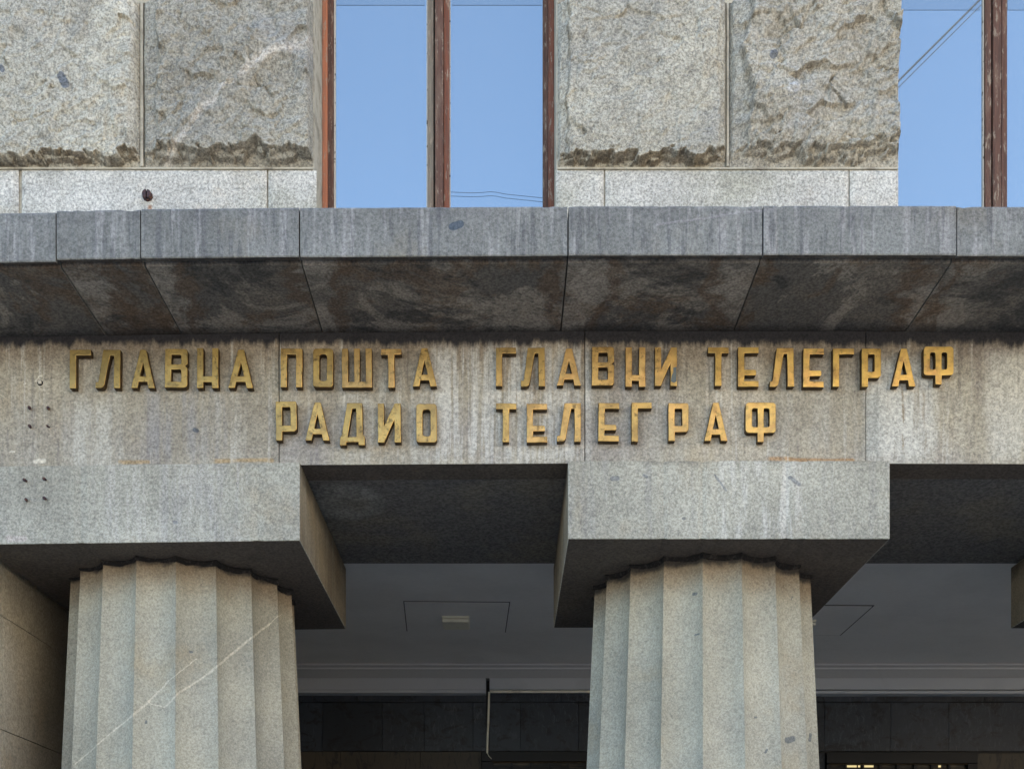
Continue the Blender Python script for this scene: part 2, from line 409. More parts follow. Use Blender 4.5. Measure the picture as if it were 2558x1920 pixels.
M.gain(M.noise(45, 3, 0.65).step(0.3, 0.7) * 0.8 + 0.6); M.bump(M.noise(30, 4), 0.4, 0.006)
m_beam = M.done()
M = Mat('black_crust', 0.95); M.col = M.rgb((0.012, 0.011, 0.011)); M.mix(M.noise(40, 3).step(0.5, 0.7) * 0.6, (0.06, 0.055, 0.05))
M.bump(M.noise(50, 4), 0.8, 0.01); m_crust = M.done()

def col_extra(M):
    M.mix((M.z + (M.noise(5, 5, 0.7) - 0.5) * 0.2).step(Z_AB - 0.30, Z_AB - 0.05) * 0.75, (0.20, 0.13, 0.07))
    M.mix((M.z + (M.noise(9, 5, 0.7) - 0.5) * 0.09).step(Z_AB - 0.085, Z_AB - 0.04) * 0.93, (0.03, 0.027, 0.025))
    def g(px, py, full=False):
        a = (px - CX) / F; xc = -2.28 if px < 1260 else 1.401; yc = YA + 1.004; r = 0.79
        A_, B_, C_ = a * a + 1, -2 * (a * xc + yc), xc * xc + yc * yc - r * r
        Y_ = (-B_ - math.sqrt(max(0, B_ * B_ - 4 * A_ * C_))) / (2 * A_)
        return (X(px, Y_), Z(py, Y_)) if not full else (X(px, Y_) + 0.24 * (Y_ - 7.2), Z(py, Y_) - 0.25 * (Y_ - 7.2))
    def gv(px, py): return g(px, py, True)
    v = (0.60, 0.54, 0.42)
    for p, q, w in (((190, 1905), (325, 1790), 0.007), ((325, 1790), (372, 1752), 0.012), ((372, 1752), (420, 1700), 0.009), ((420, 1700), (490, 1645), 0.005),
                    ((372, 1758), (410, 1766), 0.005), ((410, 1766), (445, 1732), 0.008), ((445, 1732), (527, 1676), 0.010), ((527, 1676), (612, 1604), 0.012),
                    ((612, 1604), (672, 1558), 0.011), ((672, 1558), (705, 1530), 0.005)):
        M.mix(M.seg(gv(*p), gv(*q), w * 0.95, 0.016, 0.3, 9, tilt=(-0.24, 0.25, 7.2)) * (M.noise(30, 4, 0.7, off=9).step(0.3, 0.6) * 0.4 + 0.4), v)
    for (px, py, a, l, w) in ((1740, 1475, -20, 0.012, 0.012), (1744, 1580, 0, 0.02, 0.007), (1978, 1843, 20, 0.045, 0.026), (2028, 1838, 80, 0.04, 0.014),
                              (1917, 1873, 60, 0.02, 0.010), (1892, 1787, 0, 0.01, 0.008), (470, 1621, 0, 0.01, 0.008), (361, 1800, 80, 0.01, 0.009), (1986, 1484, 70, 0.02, 0.004)):
        x, z = g(px, py); dx, dz = math.cos(math.radians(a)) * l / 2, math.sin(math.radians(a)) * l / 2
        M.mix(M.seg((x - dx, z - dz), (x + dx, z + dz), w, 0.008, 0.6, 20) * 0.75, (0.10, 0.115, 0.125))
m_col = granite('column_granite', (0.365, 0.345, 0.268), (0.31, 0.296, 0.238), 0.42, extra=col_extra, grime_amt=0.12, rnd=0.02, bump=0.3, fine=75).done()
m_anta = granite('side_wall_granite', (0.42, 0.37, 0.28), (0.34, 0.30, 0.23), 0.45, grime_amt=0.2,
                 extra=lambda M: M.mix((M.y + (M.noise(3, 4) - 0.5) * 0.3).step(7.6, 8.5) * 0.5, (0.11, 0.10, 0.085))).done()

M = Mat('ceiling_plaster', 0.9); M.col = M.rgb((0.78, 0.77, 0.75))
M.mix(M.noise(1.4, 4).step(0.4, 0.7), (0.72, 0.71, 0.69)); M.gain(M.noise(25, 3) * 0.12 + 0.94); M.bump(M.noise(30, 3), 0.1, 0.004); m_plaster = M.done()
M = Mat('painted_moulding', 0.8); M.col = M.rgb((0.50, 0.52, 0.55)); M.mix(M.noise(3, 4).step(0.5, 0.7) * 0.4, (0.42, 0.44, 0.47)); m_mould = M.done()
M = Mat('grey_painted_band', 0.85); M.col = M.rgb((0.40, 0.41, 0.43)); M.gain(M.noise(20, 3) * 0.15 + 0.92); m_mould2 = M.done()
M = Mat('moulding_white', 0.7); M.col = M.rgb((0.66, 0.66, 0.68)); m_white = M.done()
M = Mat('cream_plastic', 0.5); M.col = M.rgb((0.80, 0.77, 0.64)); M.mix(M.noise(8, 4).step(0.5, 0.75) * 0.5, (0.36, 0.33, 0.25)); m_cream = M.done()
M = Mat('dark_marble', 0.45, spec=0.4); M.col = M.rgb((0.026, 0.033, 0.045))
w = M.noise(1.0, 6, 0.7, sx=3.0, sy=2, sz=5, dist=1.5)
M.mix(w.step(0.5, 0.62), (0.010, 0.012, 0.016))
M.mix(M.noise(1.0, 6, 0.7, sx=9, sz=4, off=8, dist=2).step(0.55, 0.7) * 0.5, (0.075, 0.085, 0.10))
M.mix(M.noise(1.0, 6, 0.75, sx=26, sz=9, off=18, dist=1).step(0.52, 0.64) * M.noise(1.2, 3, off=6).step(0.4, 0.6) * 0.6, (0.09, 0.10, 0.115))
M.gain((M.rnd - 0.5) * 0.7 + 1.0); M.bump(w, 0.2, 0.01); m_marble = M.done()
M = Mat('brown_marble', 0.5); M.col = M.rgb((0.065, 0.054, 0.040))
M.mix(M.noise(1.0, 6, 0.7, sx=14, sz=4, off=8, dist=1.5).step(0.5, 0.62) * 0.8, (0.02, 0.018, 0.018)); M.gain((M.rnd - 0.5) * 0.4 + 1.0); m_marble2 = M.done()
M = Mat('black_steel', 0.5); M.col = M.rgb((0.012, 0.012, 0.013)); m_black = M.done()
M = Mat('door_glass', 0.35, spec=0.2); M.col = M.rgb((0.03, 0.028, 0.024)); M.mix(M.noise(1.0, 3, sx=3, sz=14).step(0.5, 0.6), (0.10, 0.08, 0.055)); m_dglass = M.done()
m_lamp = bpy.data.materials.new('lit_lamp'); m_lamp.use_nodes = True
b = m_lamp.node_tree.nodes['Principled BSDF']; b.inputs['Base Color'].default_value = (0.8, 0.7, 0.4, 1)
b.inputs['Emission Color'].default_value = (1.0, 0.78, 0.36, 1); b.inputs['Emission Strength'].default_value = 0.15

def wood(name, a, c, amt=0.5):
    M = Mat(name, 0.7); M.col = M.rgb(a)
    M.mix(M.noise(1.0, 5, 0.7, sx=70, sy=70, sz=3).step(0.42, 0.60) * amt * 1.3, c)
    M.mix(M.noise(1.0, 6, 0.75, sx=12, sy=12, sz=3, off=44).step(0.50, 0.62) * 0.5, (0.20, 0.13, 0.09))
    M.mix(M.noise(1.0, 5, 0.75, sx=45, sy=45, sz=10, off=4).step(0.56, 0.62) * 0.7, (0.34, 0.28, 0.21))
    M.bump(M.noise(1.0, 4, sx=70, sy=70, sz=5), 0.4, 0.004)
    return M.done()
m_wood = wood('brown_painted_wood', (0.125, 0.062, 0.042), (0.055, 0.032, 0.024))
m_red = wood('red_brown_painted_wood', (0.21, 0.075, 0.042), (0.10, 0.05, 0.035))
m_orange = wood('faded_orange_wood', (0.46, 0.17, 0.085), (0.30, 0.13, 0.08), 0.4)
m_grey = wood('weathered_grey_wood', (0.22, 0.185, 0.14), (0.11, 0.085, 0.06))
M = Mat('cracked_putty', 0.8); M.col = M.rgb((0.58, 0.54, 0.46)); M.mix(M.noise(1, 4, sx=40, sy=40, sz=25).step(0.58, 0.64), (0.10, 0.08, 0.06)); m_putty = M.done()
# window glass: sky mirror over a dim room
m_pane = bpy.data.materials.new('window_glass'); m_pane.use_nodes = True
nt = m_pane.node_tree; nt.nodes.clear()
o_ = nt.nodes.new('ShaderNodeOutputMaterial'); mx = nt.nodes.new('ShaderNodeMixShader'); mx.inputs[0].default_value = 0.43
df = nt.nodes.new('ShaderNodeBsdfDiffuse'); df.inputs[0].default_value = (0.05, 0.06, 0.07, 1)
gl = nt.nodes.new('ShaderNodeBsdfGlossy'); gl.inputs['Roughness'].default_value = 0.015; gl.inputs[0].default_value = (0.90, 0.99, 1, 1)
nt.links.new(df.outputs[0], mx.inputs[1]); nt.links.new(gl.outputs[0], mx.inputs[2]); nt.links.new(mx.outputs[0], o_.inputs[0])

m_dim_pane = m_pane.copy(); m_dim_pane.name = 'window_glass_dim'  # weaker mirror: the darker reflected band at the head is put in
m_dim_pane.node_tree.nodes['Mix Shader'].inputs[0].default_value = 0.37
M = Mat('gilded_brass', 0.38, metallic=0.6)
M.col = M.rgb((0.68, 0.43, 0.13))
M.mix((M.rnd).step(0.2, 0.9) * 0.5, (0.55, 0.30, 0.13))
M.mix(M.noise(12, 5, 0.65).step(0.42, 0.66) * 0.7, (0.36, 0.21, 0.07))
M.mix(M.noise(26, 5, 0.75, off=7).step(0.54, 0.64) * 0.75, (0.13, 0.09, 0.04))
M.mix(M.noise(7, 5, 0.7, off=47).step(0.58, 0.68) * 0.6, (0.20, 0.14, 0.065))
M.mix(M.noise(9, 4, 0.6, off=13).step(0.5, 0.7) * 0.5, (0.78, 0.56, 0.20))
M.mix(M.noise(2.2, 4, 0.6, off=33).step(0.48, 0.62) * 0.45, (0.30, 0.21, 0.085))
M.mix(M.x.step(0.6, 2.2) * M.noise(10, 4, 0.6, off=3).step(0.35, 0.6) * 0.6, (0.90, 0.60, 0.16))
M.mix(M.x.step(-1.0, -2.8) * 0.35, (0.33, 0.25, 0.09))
M.gain((M.rnd - 0.5) * 0.35 + 0.92)
M.bump(M.noise(40, 4) + M.noise(12, 3), 0.35, 0.006); m_gold = M.done()
M = Mat('letter_side_dark', 0.8); M.col = M.rgb((0.055, 0.035, 0.015)); M.mix(M.noise(30, 3).step(0.5, 0.7), (0.12, 0.07, 0.025)); m_dark_brass = M.done()  # letter sides darker than their faces, mottled brown
M = Mat('bare_grey_metal', 0.6, metallic=0.3); M.col = M.rgb((0.13, 0.15, 0.15)); m_bare = M.done()
M = Mat('rusty_iron', 0.8); M.col = M.rgb((0.055, 0.035, 0.04)); M.mix(M.noise(60, 3).step(0.5, 0.65), (0.13, 0.06, 0.035)); m_rust = M.done()
M = Mat('black_rubber', 0.6); M.col = M.rgb((0.02, 0.02, 0.022)); m_rubber = M.done()
M = Mat('pavement', 0.9); M.col = M.rgb((0.30, 0.285, 0.255)); M.mix(M.noise(0.6, 4).step(0.4, 0.7), (0.24, 0.23, 0.21)); m_ground = M.done()
M = Mat('floor_marble', 0.5); M.col = M.rgb((0.52, 0.50, 0.46)); M.mix(M.noise(3, 5).step(0.45, 0.7), (0.44, 0.42, 0.38)); m_floor = M.done()
M = Mat('shadow_gap_filler', 0.9); M.col = M.rgb((0.10, 0.10, 0.10)); m_gap = M.done()
M = Mat('dark_room', 0.9); M.col = M.rgb((0.12, 0.12, 0.12)); m_room = M.done()

# ------------------------------------------------------------------ ground
bm = bmesh.new(); bm_box(bm, -400, 400, -400, 400, -0.2, 0.0)
tag(from_bm('pavement', bm, m_ground, keep=(0, 0, 0)), kind='structure')

# ------------------------------------------------------------------ unseen house added behind the camera to bounce warm sunlight from the right
M = Mat('cream_render', 0.9); M.col = M.rgb((0.66, 0.58, 0.46)); M.mix(M.noise(0.4, 4).step(0.4, 0.7), (0.60, 0.52, 0.41)); m_render = M.done()
M = Mat('shutter_brown', 0.8); M.col = M.rgb((0.12, 0.09, 0.07)); m_shut = M.done()
HB = empty('bounce_house', (20, -19, 0), label='unseen cream house added across the street for its warm bounce light', cat='house')
box('wall', (3, 57, -31, -19, 0, 17), m_render, HB)
box('roof', (2.5, 57.5, -31.5, -18.5, 17.005, 17.8), m_shut, HB)
for fl in range(4):
    for k in range(16):
        xx = 4.6 + k * 3.3
        box('window', (xx, xx + 1.1, -19.02, -18.97, 1.5 + fl * 3.5, 3.3 + fl * 3.5), m_shut, HB)

# ------------------------------------------------------------------ the building
B = empty('stone_building', (0, YF, 0), label='grey granite post office front with fluted columns, cornice and tall windows', cat='building')

# --- upper wall: mortar backing with the window openings, masonry mass behind
XL0, XL1 = X(785, YW), X(1390, YW)           # left window opening
PITCH = X(2243, YW) - XL0
OPENS = [(XL0 + k * PITCH, XL1 + k * PITCH) for k in (-2, -1, 0, 1, 2)]
Z_SILL, Z_HEAD = EYE + 4.45, EYE + 6.85
def backing():
    bm = bmesh.new()
    xs = [-26.0]
    for a, b_ in OPENS: xs += [a, b_]
    xs.append(26.0)
    for i in range(0, len(xs), 2):
        bm_box(bm, xs[i], xs[i + 1], YW + 0.004, YG + 0.25, Z_SOF + 0.1, 14.0)
    for a, b_ in OPENS:
        bm_box(bm, a, b_, YW + 0.004, YG + 0.25, Z_HEAD, 14.0)
        bm_box(bm, a, b_, YW + 0.004, YG + 0.25, Z_SOF + 0.1, Z_SILL)
    bm_box(bm, -26, 26, YG + 0.26, 22, Z_SOF + 0.1, 14.0)
    bm_box(bm, -26, -3.9, YF + 0.3, 22, 0, Z_SOF + 0.09)
    bm_box(bm, 9.5, 26, YF + 0.3, 22, 0, Z_SOF + 0.09)
    return from_bm('wall_core', bm, m_mortar, B)
backing()

def sstep(a, b_, t):
    t = max(0.0, min(1.0, (t - a) / (b_ - a))); return t * t * (3 - 2 * t)
def facet(p, sc_, seed):
    # angular spalls: every cell is a small tilted plane
    q = Vector((p.x * sc_ + 0.35 * mn.noise(p * sc_ * 1.7), seed, p.z * sc_ * 1.25 + 0.35 * mn.noise(p * sc_ * 1.7 + Vector((7, 7, 7)))))
    d, pts = mn.voronoi(q)
    c = pts[0]
    a = mn.cell(c * 3.17 + Vector((.3, .3, .3))); b2 = mn.cell(c * 5.71 + Vector((.7, .1, .2))); e = mn.cell(c * 7.93)
    return 0.55 * a + b2 * (q.x - c.x) + e * (q.z - c.z)
def rock(x0, x1, z0, z1, seed, P=0.075, rough=1.0, left=0.0, right=0.0, ledge=0.11, wave=0.5, flat=0.0, st=0.0075):
    P *= 1.7
    """a rock-faced ashlar block: pitched margins, a broken lower rim, spalls and a rough quarry face"""
    nx, nz = max(6, int((x1 - x0) / st)), max(6, int((z1 - z0) / st))
    bm = bmesh.new(); grid = []; brk = []
    o = Vector((seed * 7.3, seed * 3.1, seed * 1.7))
    for j in range(nz + 1):
        row = []; brow = []
        z = z0 + (z1 - z0) * j / nz
        for i in range(nx + 1):
            x = x0 + (x1 - x0) * i / nx
            p = Vector((x, 0, z)) + o
            n2 = mn.noise(p * 2.3); n6 = mn.noise(p * 6.0); n14 = mn.noise(p * 14.0); n30 = mn.noise(p * 34.0)
            rg = 1 - abs(mn.noise(p * 4.1 + Vector((5, 5, 5)))) * 2
            h = P * (0.80 + 0.22 * n2 * rough * wave) + 0.006 * n6 * rough + 0.005 * n14 * rough + 0.004 * n30 * rough
            # layered spalls
            tq = mn.noise(p * 1.6 + Vector((9, 0, 0))) * 3.0 + n6 * 0.35
            h += 0.010 * rough * (sstep(0.0, 0.10, tq - math.floor(tq)) - (tq - math.floor(tq)))
            h += 0.030 * rough * mn.noise(p * Vector((1.5, 1, 1.9)))
            f1 = facet(p, 5.5, seed); f2 = facet(p, 15.0, seed + 3)
            h += rough * (0.021 * f1 + 0.0085 * f2)
            # conchoidal hollows
            hv = mn.noise(p * 3.3 + Vector((1, 2, 3)))
            h -= 0.012 * rough * sstep(0.20, 0.25, hv)
            # bottom: ragged overhanging break
            v = z - z0
            jj = mn.noise(Vector((x * 7, seed, 3))); j3 = mn.noise(Vector((x * 23, seed, 6)))
            vb = ledge * (0.70 + 0.7 * mn.noise(Vector((x * 2.2, seed, 0))) + 0.35 * (jj - abs(jj) * 0.6) + 0.10 * j3 + 0.40 * f2 + 0.25 * f1 + 0.06 * n30)
            vb = max(0.012, vb) * (1.0 if seed != 1.0 else sstep(X(-100, YW), X(260, YW), x) * 1.2 + 0.15)
            bk = 0.0
            if v < vb:
                q = v / vb
                t2 = 0.55 + 0.35 * mn.noise(Vector((x * 6, seed + 4, 0))) + 0.12 * f2
                pr = 1 - 0.40 * sstep(1.0, 0.93, q) - 0.26 * sstep(t2, t2 - 0.10, q) - 0.28 * (1 - q)
                h = h * max(0.05, pr) - 0.005 * rough * abs(n14)
                bk = 0.25
            # open fissures and a few spalled pits
            fz = abs(mn.noise(p * Vector((1.6, 1, 3.2)) + Vector((20, 3, 1))) + 0.06 * n14)
            gate = sstep(0.30, 0.42, mn.noise(p * 2.0 + Vector((30, 2, 2))))
            cr = 0.7 * sstep(0.024, 0.0, fz) * gate * rough
            h -= 0.035 * cr
            bk = max(bk, 0.8 * cr * sstep(0.3, 0.9, rough))
            # second, shallower shelf
            v2 = vb * 1.9 + 0.09 * n2
            if vb < v < v2: h -= 0.012 * rough * sstep(v2, v2 - 0.012, v) * sstep(-0.1, 0.35, n2 + n6)
            # side and top margins
            wl = left * (1 + 0.7 * mn.noise(Vector((3, seed, z * 3.0))) + 0.3 * mn.noise(Vector((3, seed, z * 13.0))))
            wr = right * (1 + 0.7 * mn.noise(Vector((8, seed, z * 3.0))) + 0.3 * mn.noise(Vector((8, seed, z * 13.0))))
            m = sstep(0, 0.018 + 0.01 * n6, min(x - x0, x1 - x)) * sstep(0, 0.02, z1 - z)
            if left: h *= 1 - (0.62 - 0.30 * max(0, min(1, (x - x0) / wl))) * sstep(wl + 0.012, wl - 0.004, x - x0)
            if right: h *= 1 - (0.45 - 0.25 * max(0, min(1, (x1 - x) / wr))) * sstep(wr + 0.014, wr - 0.004, x1 - x)
            h = max(0.004, h * (0.30 + 0.70 * m))
            row.append((x, h, z)); brow.append(bk)
        grid.append(row); brk.append(brow)
    # shade painted, along with soot, onto overhanging facets and steep left margins
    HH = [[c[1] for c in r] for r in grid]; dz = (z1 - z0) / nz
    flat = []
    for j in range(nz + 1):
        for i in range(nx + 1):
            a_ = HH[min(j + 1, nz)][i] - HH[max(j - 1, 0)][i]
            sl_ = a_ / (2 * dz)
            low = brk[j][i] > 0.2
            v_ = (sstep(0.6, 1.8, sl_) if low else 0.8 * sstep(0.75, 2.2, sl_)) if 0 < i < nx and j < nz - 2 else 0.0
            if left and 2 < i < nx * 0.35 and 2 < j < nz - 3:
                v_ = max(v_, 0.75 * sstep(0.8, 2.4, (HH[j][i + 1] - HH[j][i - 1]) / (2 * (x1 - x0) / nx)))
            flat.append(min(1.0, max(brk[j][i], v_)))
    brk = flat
    grid = [[bm.verts.new((x, YW - h, z)) for x, h, z in r] for r in grid]
    for j in range(nz):
        for i in range(nx):
            bm.faces.new((grid[j][i], grid[j][i + 1], grid[j + 1][i + 1], grid[j + 1][i]))
    rim = [grid[0][i] for i in range(nx + 1)] + [grid[j][nx] for j in range(1, nz + 1)] + [grid[nz][i] for i in range(nx - 1, -1, -1)] + [grid[j][0] for j in range(nz - 1, 0, -1)]
    back = [bm.verts.new((v.co.x, YW + 0.003, v.co.z)) for v in rim]
    n = len(rim)
    for i in range(n): bm.faces.new((rim[i], back[i], back[(i + 1) % n], rim[(i + 1) % n]))
    o = from_bm('wall_stone', bm, m_rock, B)
    for p in o.data.polygons: p.use_smooth = True
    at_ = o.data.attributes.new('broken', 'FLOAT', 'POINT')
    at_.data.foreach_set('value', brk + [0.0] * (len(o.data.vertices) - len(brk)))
    return o
zt, zb = Z(14, YW), Z(421, YW)
def xw(px): return X(px, YW)
G = 0.008
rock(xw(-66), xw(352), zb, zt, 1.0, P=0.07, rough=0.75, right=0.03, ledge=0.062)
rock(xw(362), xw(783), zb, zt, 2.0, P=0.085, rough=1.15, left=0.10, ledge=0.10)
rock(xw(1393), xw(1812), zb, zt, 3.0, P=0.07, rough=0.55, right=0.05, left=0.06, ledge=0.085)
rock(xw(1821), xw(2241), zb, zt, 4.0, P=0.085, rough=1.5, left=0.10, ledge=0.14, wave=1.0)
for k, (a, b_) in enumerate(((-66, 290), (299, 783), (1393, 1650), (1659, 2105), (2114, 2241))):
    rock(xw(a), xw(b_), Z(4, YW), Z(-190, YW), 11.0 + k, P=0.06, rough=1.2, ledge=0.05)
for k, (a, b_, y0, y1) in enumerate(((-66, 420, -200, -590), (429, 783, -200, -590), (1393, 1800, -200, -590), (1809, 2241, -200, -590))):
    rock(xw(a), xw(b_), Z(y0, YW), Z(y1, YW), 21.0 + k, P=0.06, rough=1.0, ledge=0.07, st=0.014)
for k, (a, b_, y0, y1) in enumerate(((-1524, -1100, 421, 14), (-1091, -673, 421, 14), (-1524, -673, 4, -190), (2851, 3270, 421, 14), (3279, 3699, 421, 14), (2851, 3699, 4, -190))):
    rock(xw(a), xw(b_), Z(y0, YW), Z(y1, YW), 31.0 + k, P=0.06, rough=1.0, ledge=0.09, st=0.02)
def smooth_stone(a, b_, y0, y1, nm='course_stone', seed=0, depth=0.018):
    x0, x1, z0, z1 = xw(a), xw(b_), Z(y1, YW), Z(y0, YW)
    bm = bmesh.new(); nx, nz = max(3, int((x1 - x0) / 0.022)), max(3, int((z1 - z0) / 0.022)); g = []
    for j in range(nz + 1):
        r = []
        for i in range(nx + 1):
            x, z = x0 + (x1 - x0) * i / nx, z0 + (z1 - z0) * j / nz
            p = Vector((x, seed, z))
            h = depth + 0.004 * mn.noise(p * 5) + 0.003 * mn.noise(p * 17)
            if i in (0, nx) or j in (0, nz): h *= 0.3
            r.append(bm.verts.new((x, YW - h, z)))
        g.append(r)
    for j in range(nz):
        for i in range(nx): bm.faces.new((g[j][i], g[j][i + 1], g[j + 1][i + 1], g[j + 1][i]))
    return from_bm(nm, bm, m_course, B, smooth=True)
for k, (a, b_) in enumerate(((-66, 48), (56, 667), (671, 791), (1388, 1508), (1512, 2119), (2122, 2243), (-1524, -1000), (-996, -673), (2851, 3300), (3304, 3699))):
    smooth_stone(a, b_, 427, 610, seed=k)

for (a, b_, y0, y1) in ((353.5, 360.5, 14, 421), (1813.5, 1819.5, 14, 421), (-66, 783, 421.8, 426.2), (1393, 2241, 421.8, 426.2), (-66, 783, 5, 13), (1393, 2241, 5, 13), (291, 298, -190, 4), (1651, 1658, -190, 4), (2106, 2113, -190, 4)):
    dp = 0.024 if b_ - a < 20 else 0.016
    box('mortar_joint', (xw(a), xw(b_), YW - dp, YW + 0.002, Z(y1, YW), Z(y0, YW)), m_mortar, B)

# --- windows
def window(xa, xb, idx):
    W = empty('window', ((xa + xb) / 2, YG, Z_SILL), B)
    c = (xa + xb) / 2
    g = YG
    u = YG / F                                    # metres per photograph pixel at the glass
    def pc(nm, x0, x1, y0, y1, z0, z1, m, bev=0.003): return box(nm, (x0, x1, y0, y1, z0, z1), m, W, bevel=bev)
    zb_, zt_ = Z_SILL + 0.001, Z_HEAD - 0.001
    # outer frame: an orange-faded outer stile and the brown sash stile, each side
    pc('outer_stile', xa + 0.001, xa + 13 * u, g - 0.055, g + 0.03, zb_, zt_, m_orange)
    pc('sash_stile', xa + 13 * u + 0.001, xa + 27 * u, g - 0.035, g + 0.03, zb_, zt_, m_wood)
    pc('putty_line', xa + 27 * u + 0.001, xa + 31 * u, g - 0.014, g + 0.02, zb_ + 0.06, zt_ - 0.06, m_putty, 0.001)
    pc('outer_stile', xb - 15 * u, xb - 0.001, g - 0.055, g + 0.03, zb_, zt_, m_red)
    pc('sash_stile', xb - 28 * u, xb - 15 * u - 0.001, g - 0.040, g + 0.03, zb_, zt_, m_wood)
    # mullion: two stiles and the cover strip between them
    q = c - 27 * u
    right = idx == 3
    pc('putty_line', q - 3 * u, q - 0.001, g - 0.012, g + 0.02, zb_ + 0.06, zt_ - 0.06, m_putty, 0.001)
    pc('mullion', q, q + 15 * u, g - 0.030, g + 0.03, zb_, zt_, m_wood if right else m_grey)
    pc('mullion', q + 19 * u, q + 40 * u, g - (0.034 if right else 0.060), g + 0.03, zb_, zt_, m_wood, 0.005)
    pc('mullion', q + 40.5 * u, q + 54 * u, g - 0.035, g + 0.03, zb_, zt_, m_wood if right else m_red)
    pc('putty_line', q + 54 * u + 0.001, q + 56.5 * u, g - 0.012, g + 0.02, zb_ + 0.06, zt_ - 0.06, m_putty, 0.001)
    for (x0, x1) in ((xa + 20 * u, q - 0.002), (q + 54.5 * u, xb - 18 * u)):
        pc('rail', x0 + 0.012, x1 - 0.012, g - 0.032, g + 0.03, zb_, zb_ + 0.06, m_wood)
        pc('rail', x0 + 0.012, x1 - 0.012, g - 0.032, g + 0.03, zt_ - 0.06, zt_, m_wood)
    bm = bmesh.new()
    for (x0, x1) in ((xa + 22 * u, q + 2 * u), (q + 50 * u, xb - 20 * u)):
        bm = bmesh.new(); bm_box(bm, x0, x1, g, g + 0.006, zb_ + 0.02, zt_ - 0.02)
        from_bm('pane', bm, m_pane, W)
        box('upper_dim_sheet', (x0 + 10 * u, x1 - 10 * u, g - 0.0022, g - 0.0015, Z(26 if right else 14, g), zt_ - 0.07), m_dim_pane, W)
    return W
for k, (a, b_) in enumerate(OPENS):
    if k in (1, 2, 3, 4): window(a, b_, k)
    else:
        bm = bmesh.new(); bm_box(bm, a, b_, YG, YG + 0.01, Z_SILL, Z_HEAD); from_bm('pane', bm, m_pane, B)
# plastered reveals beside the openings
for (a, b_) in OPENS[1:]:
    box('window_reveal', (a - 0.012, a + 0.0005, YW - 0.004, YG - 0.06, Z_SILL, Z_HEAD), m_mortar, B)
    box('window_reveal', (b_ - 0.0005, b_ + 0.012, YW - 0.004, YG - 0.06, Z_SILL, Z_HEAD), m_mortar, B)

# --- cornice stones
joints = [-900, -300, 139, 351, 748, 1419, 1906, 2390, 3000, 3600]
for i, (a, b_) in enumerate(zip(joints, joints[1:])):
    x0, x1 = X(a, YC) + 0.004, X(b_, YC) - 0.004
    oy = (-0.003, 0.002, 0.004, -0.002, 0.0, 0.003, -0.002, 0.002, 0)[i]
    oz = (-0.004, -0.006, 0.002, 0.0, -0.001, 0.002, 0.001, -0.001, 0)[i]
    if a < 139: oy += 0.006
    prof = [(YW + 0.35, Z_CT + 0.05), (YC + 0.02 + oy, Z_CT), (YC + 0.004 + oy, Z_CT - 0.003), (YC + oy, Z_CT - 0.014), (YC + oy, Z_SOF + 0.006), (YC + oy + 0.005, Z_SOF),
            (YC + 0.035, Z_SOF + 0.002), (YC + 0.045, Z_SOF + 0.022), (YC + 0.07, Z_SOF + 0.022), (YC + 0.08, Z_SOF + 0.003), (YW + 0.35, Z_SOF + 0.003)]
    bm = bmesh.new(); uvl = bm.loops.layers.uv.new('edge')
    L = [bm.verts.new((x0, y, z - drop(x0) + oz)) for y, z in prof]
    R = [bm.verts.new((x1, y, z - drop(x1) + oz)) for y, z in prof]
    n = len(prof)
    for k in range(n):
        f = bm.faces.new((L[k], L[(k + 1) % n], R[(k + 1) % n], R[k]))
        if 5 <= k <= 9: f.material_index = 1
    bm.faces.new(L); bm.faces.new(R[::-1])
    for f in bm.faces:
        for lp in f.loops: lp[uvl].uv = (lp.vert.co.x - x0, x1 - lp.vert.co.x)
    chip(from_bm('cornice_stone', bm, [m_fascia, m_soffit], B), 0.0022, i * 3.3)

# --- frieze stones and the beam behind them
fj = [-1500, -420, 697, 1461, 2163, 2950, 4200]
for a, b_ in zip(fj, fj[1:]):
    x0, x1 = X(a, YF) + 0.0022, X(b_, YF) - 0.0022
    dy = 0.006 if a == 2163 else (0.0 if a != 697 else 0.002)
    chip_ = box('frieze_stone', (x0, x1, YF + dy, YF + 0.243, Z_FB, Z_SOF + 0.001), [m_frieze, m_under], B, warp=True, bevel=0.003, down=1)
bm = bmesh.new()
xs = [-6.0, -2.28, 1.40, 5.08, 9.4]
for a, b_ in zip(xs, xs[1:]):
    bm = bmesh.new(); bm_box(bm, a + 0.003, b_ - 0.003, YF + 0.25, YBB, Z_FB + 0.02, Z_SOF)
    from_bm('beam', bm, m_beam, B)

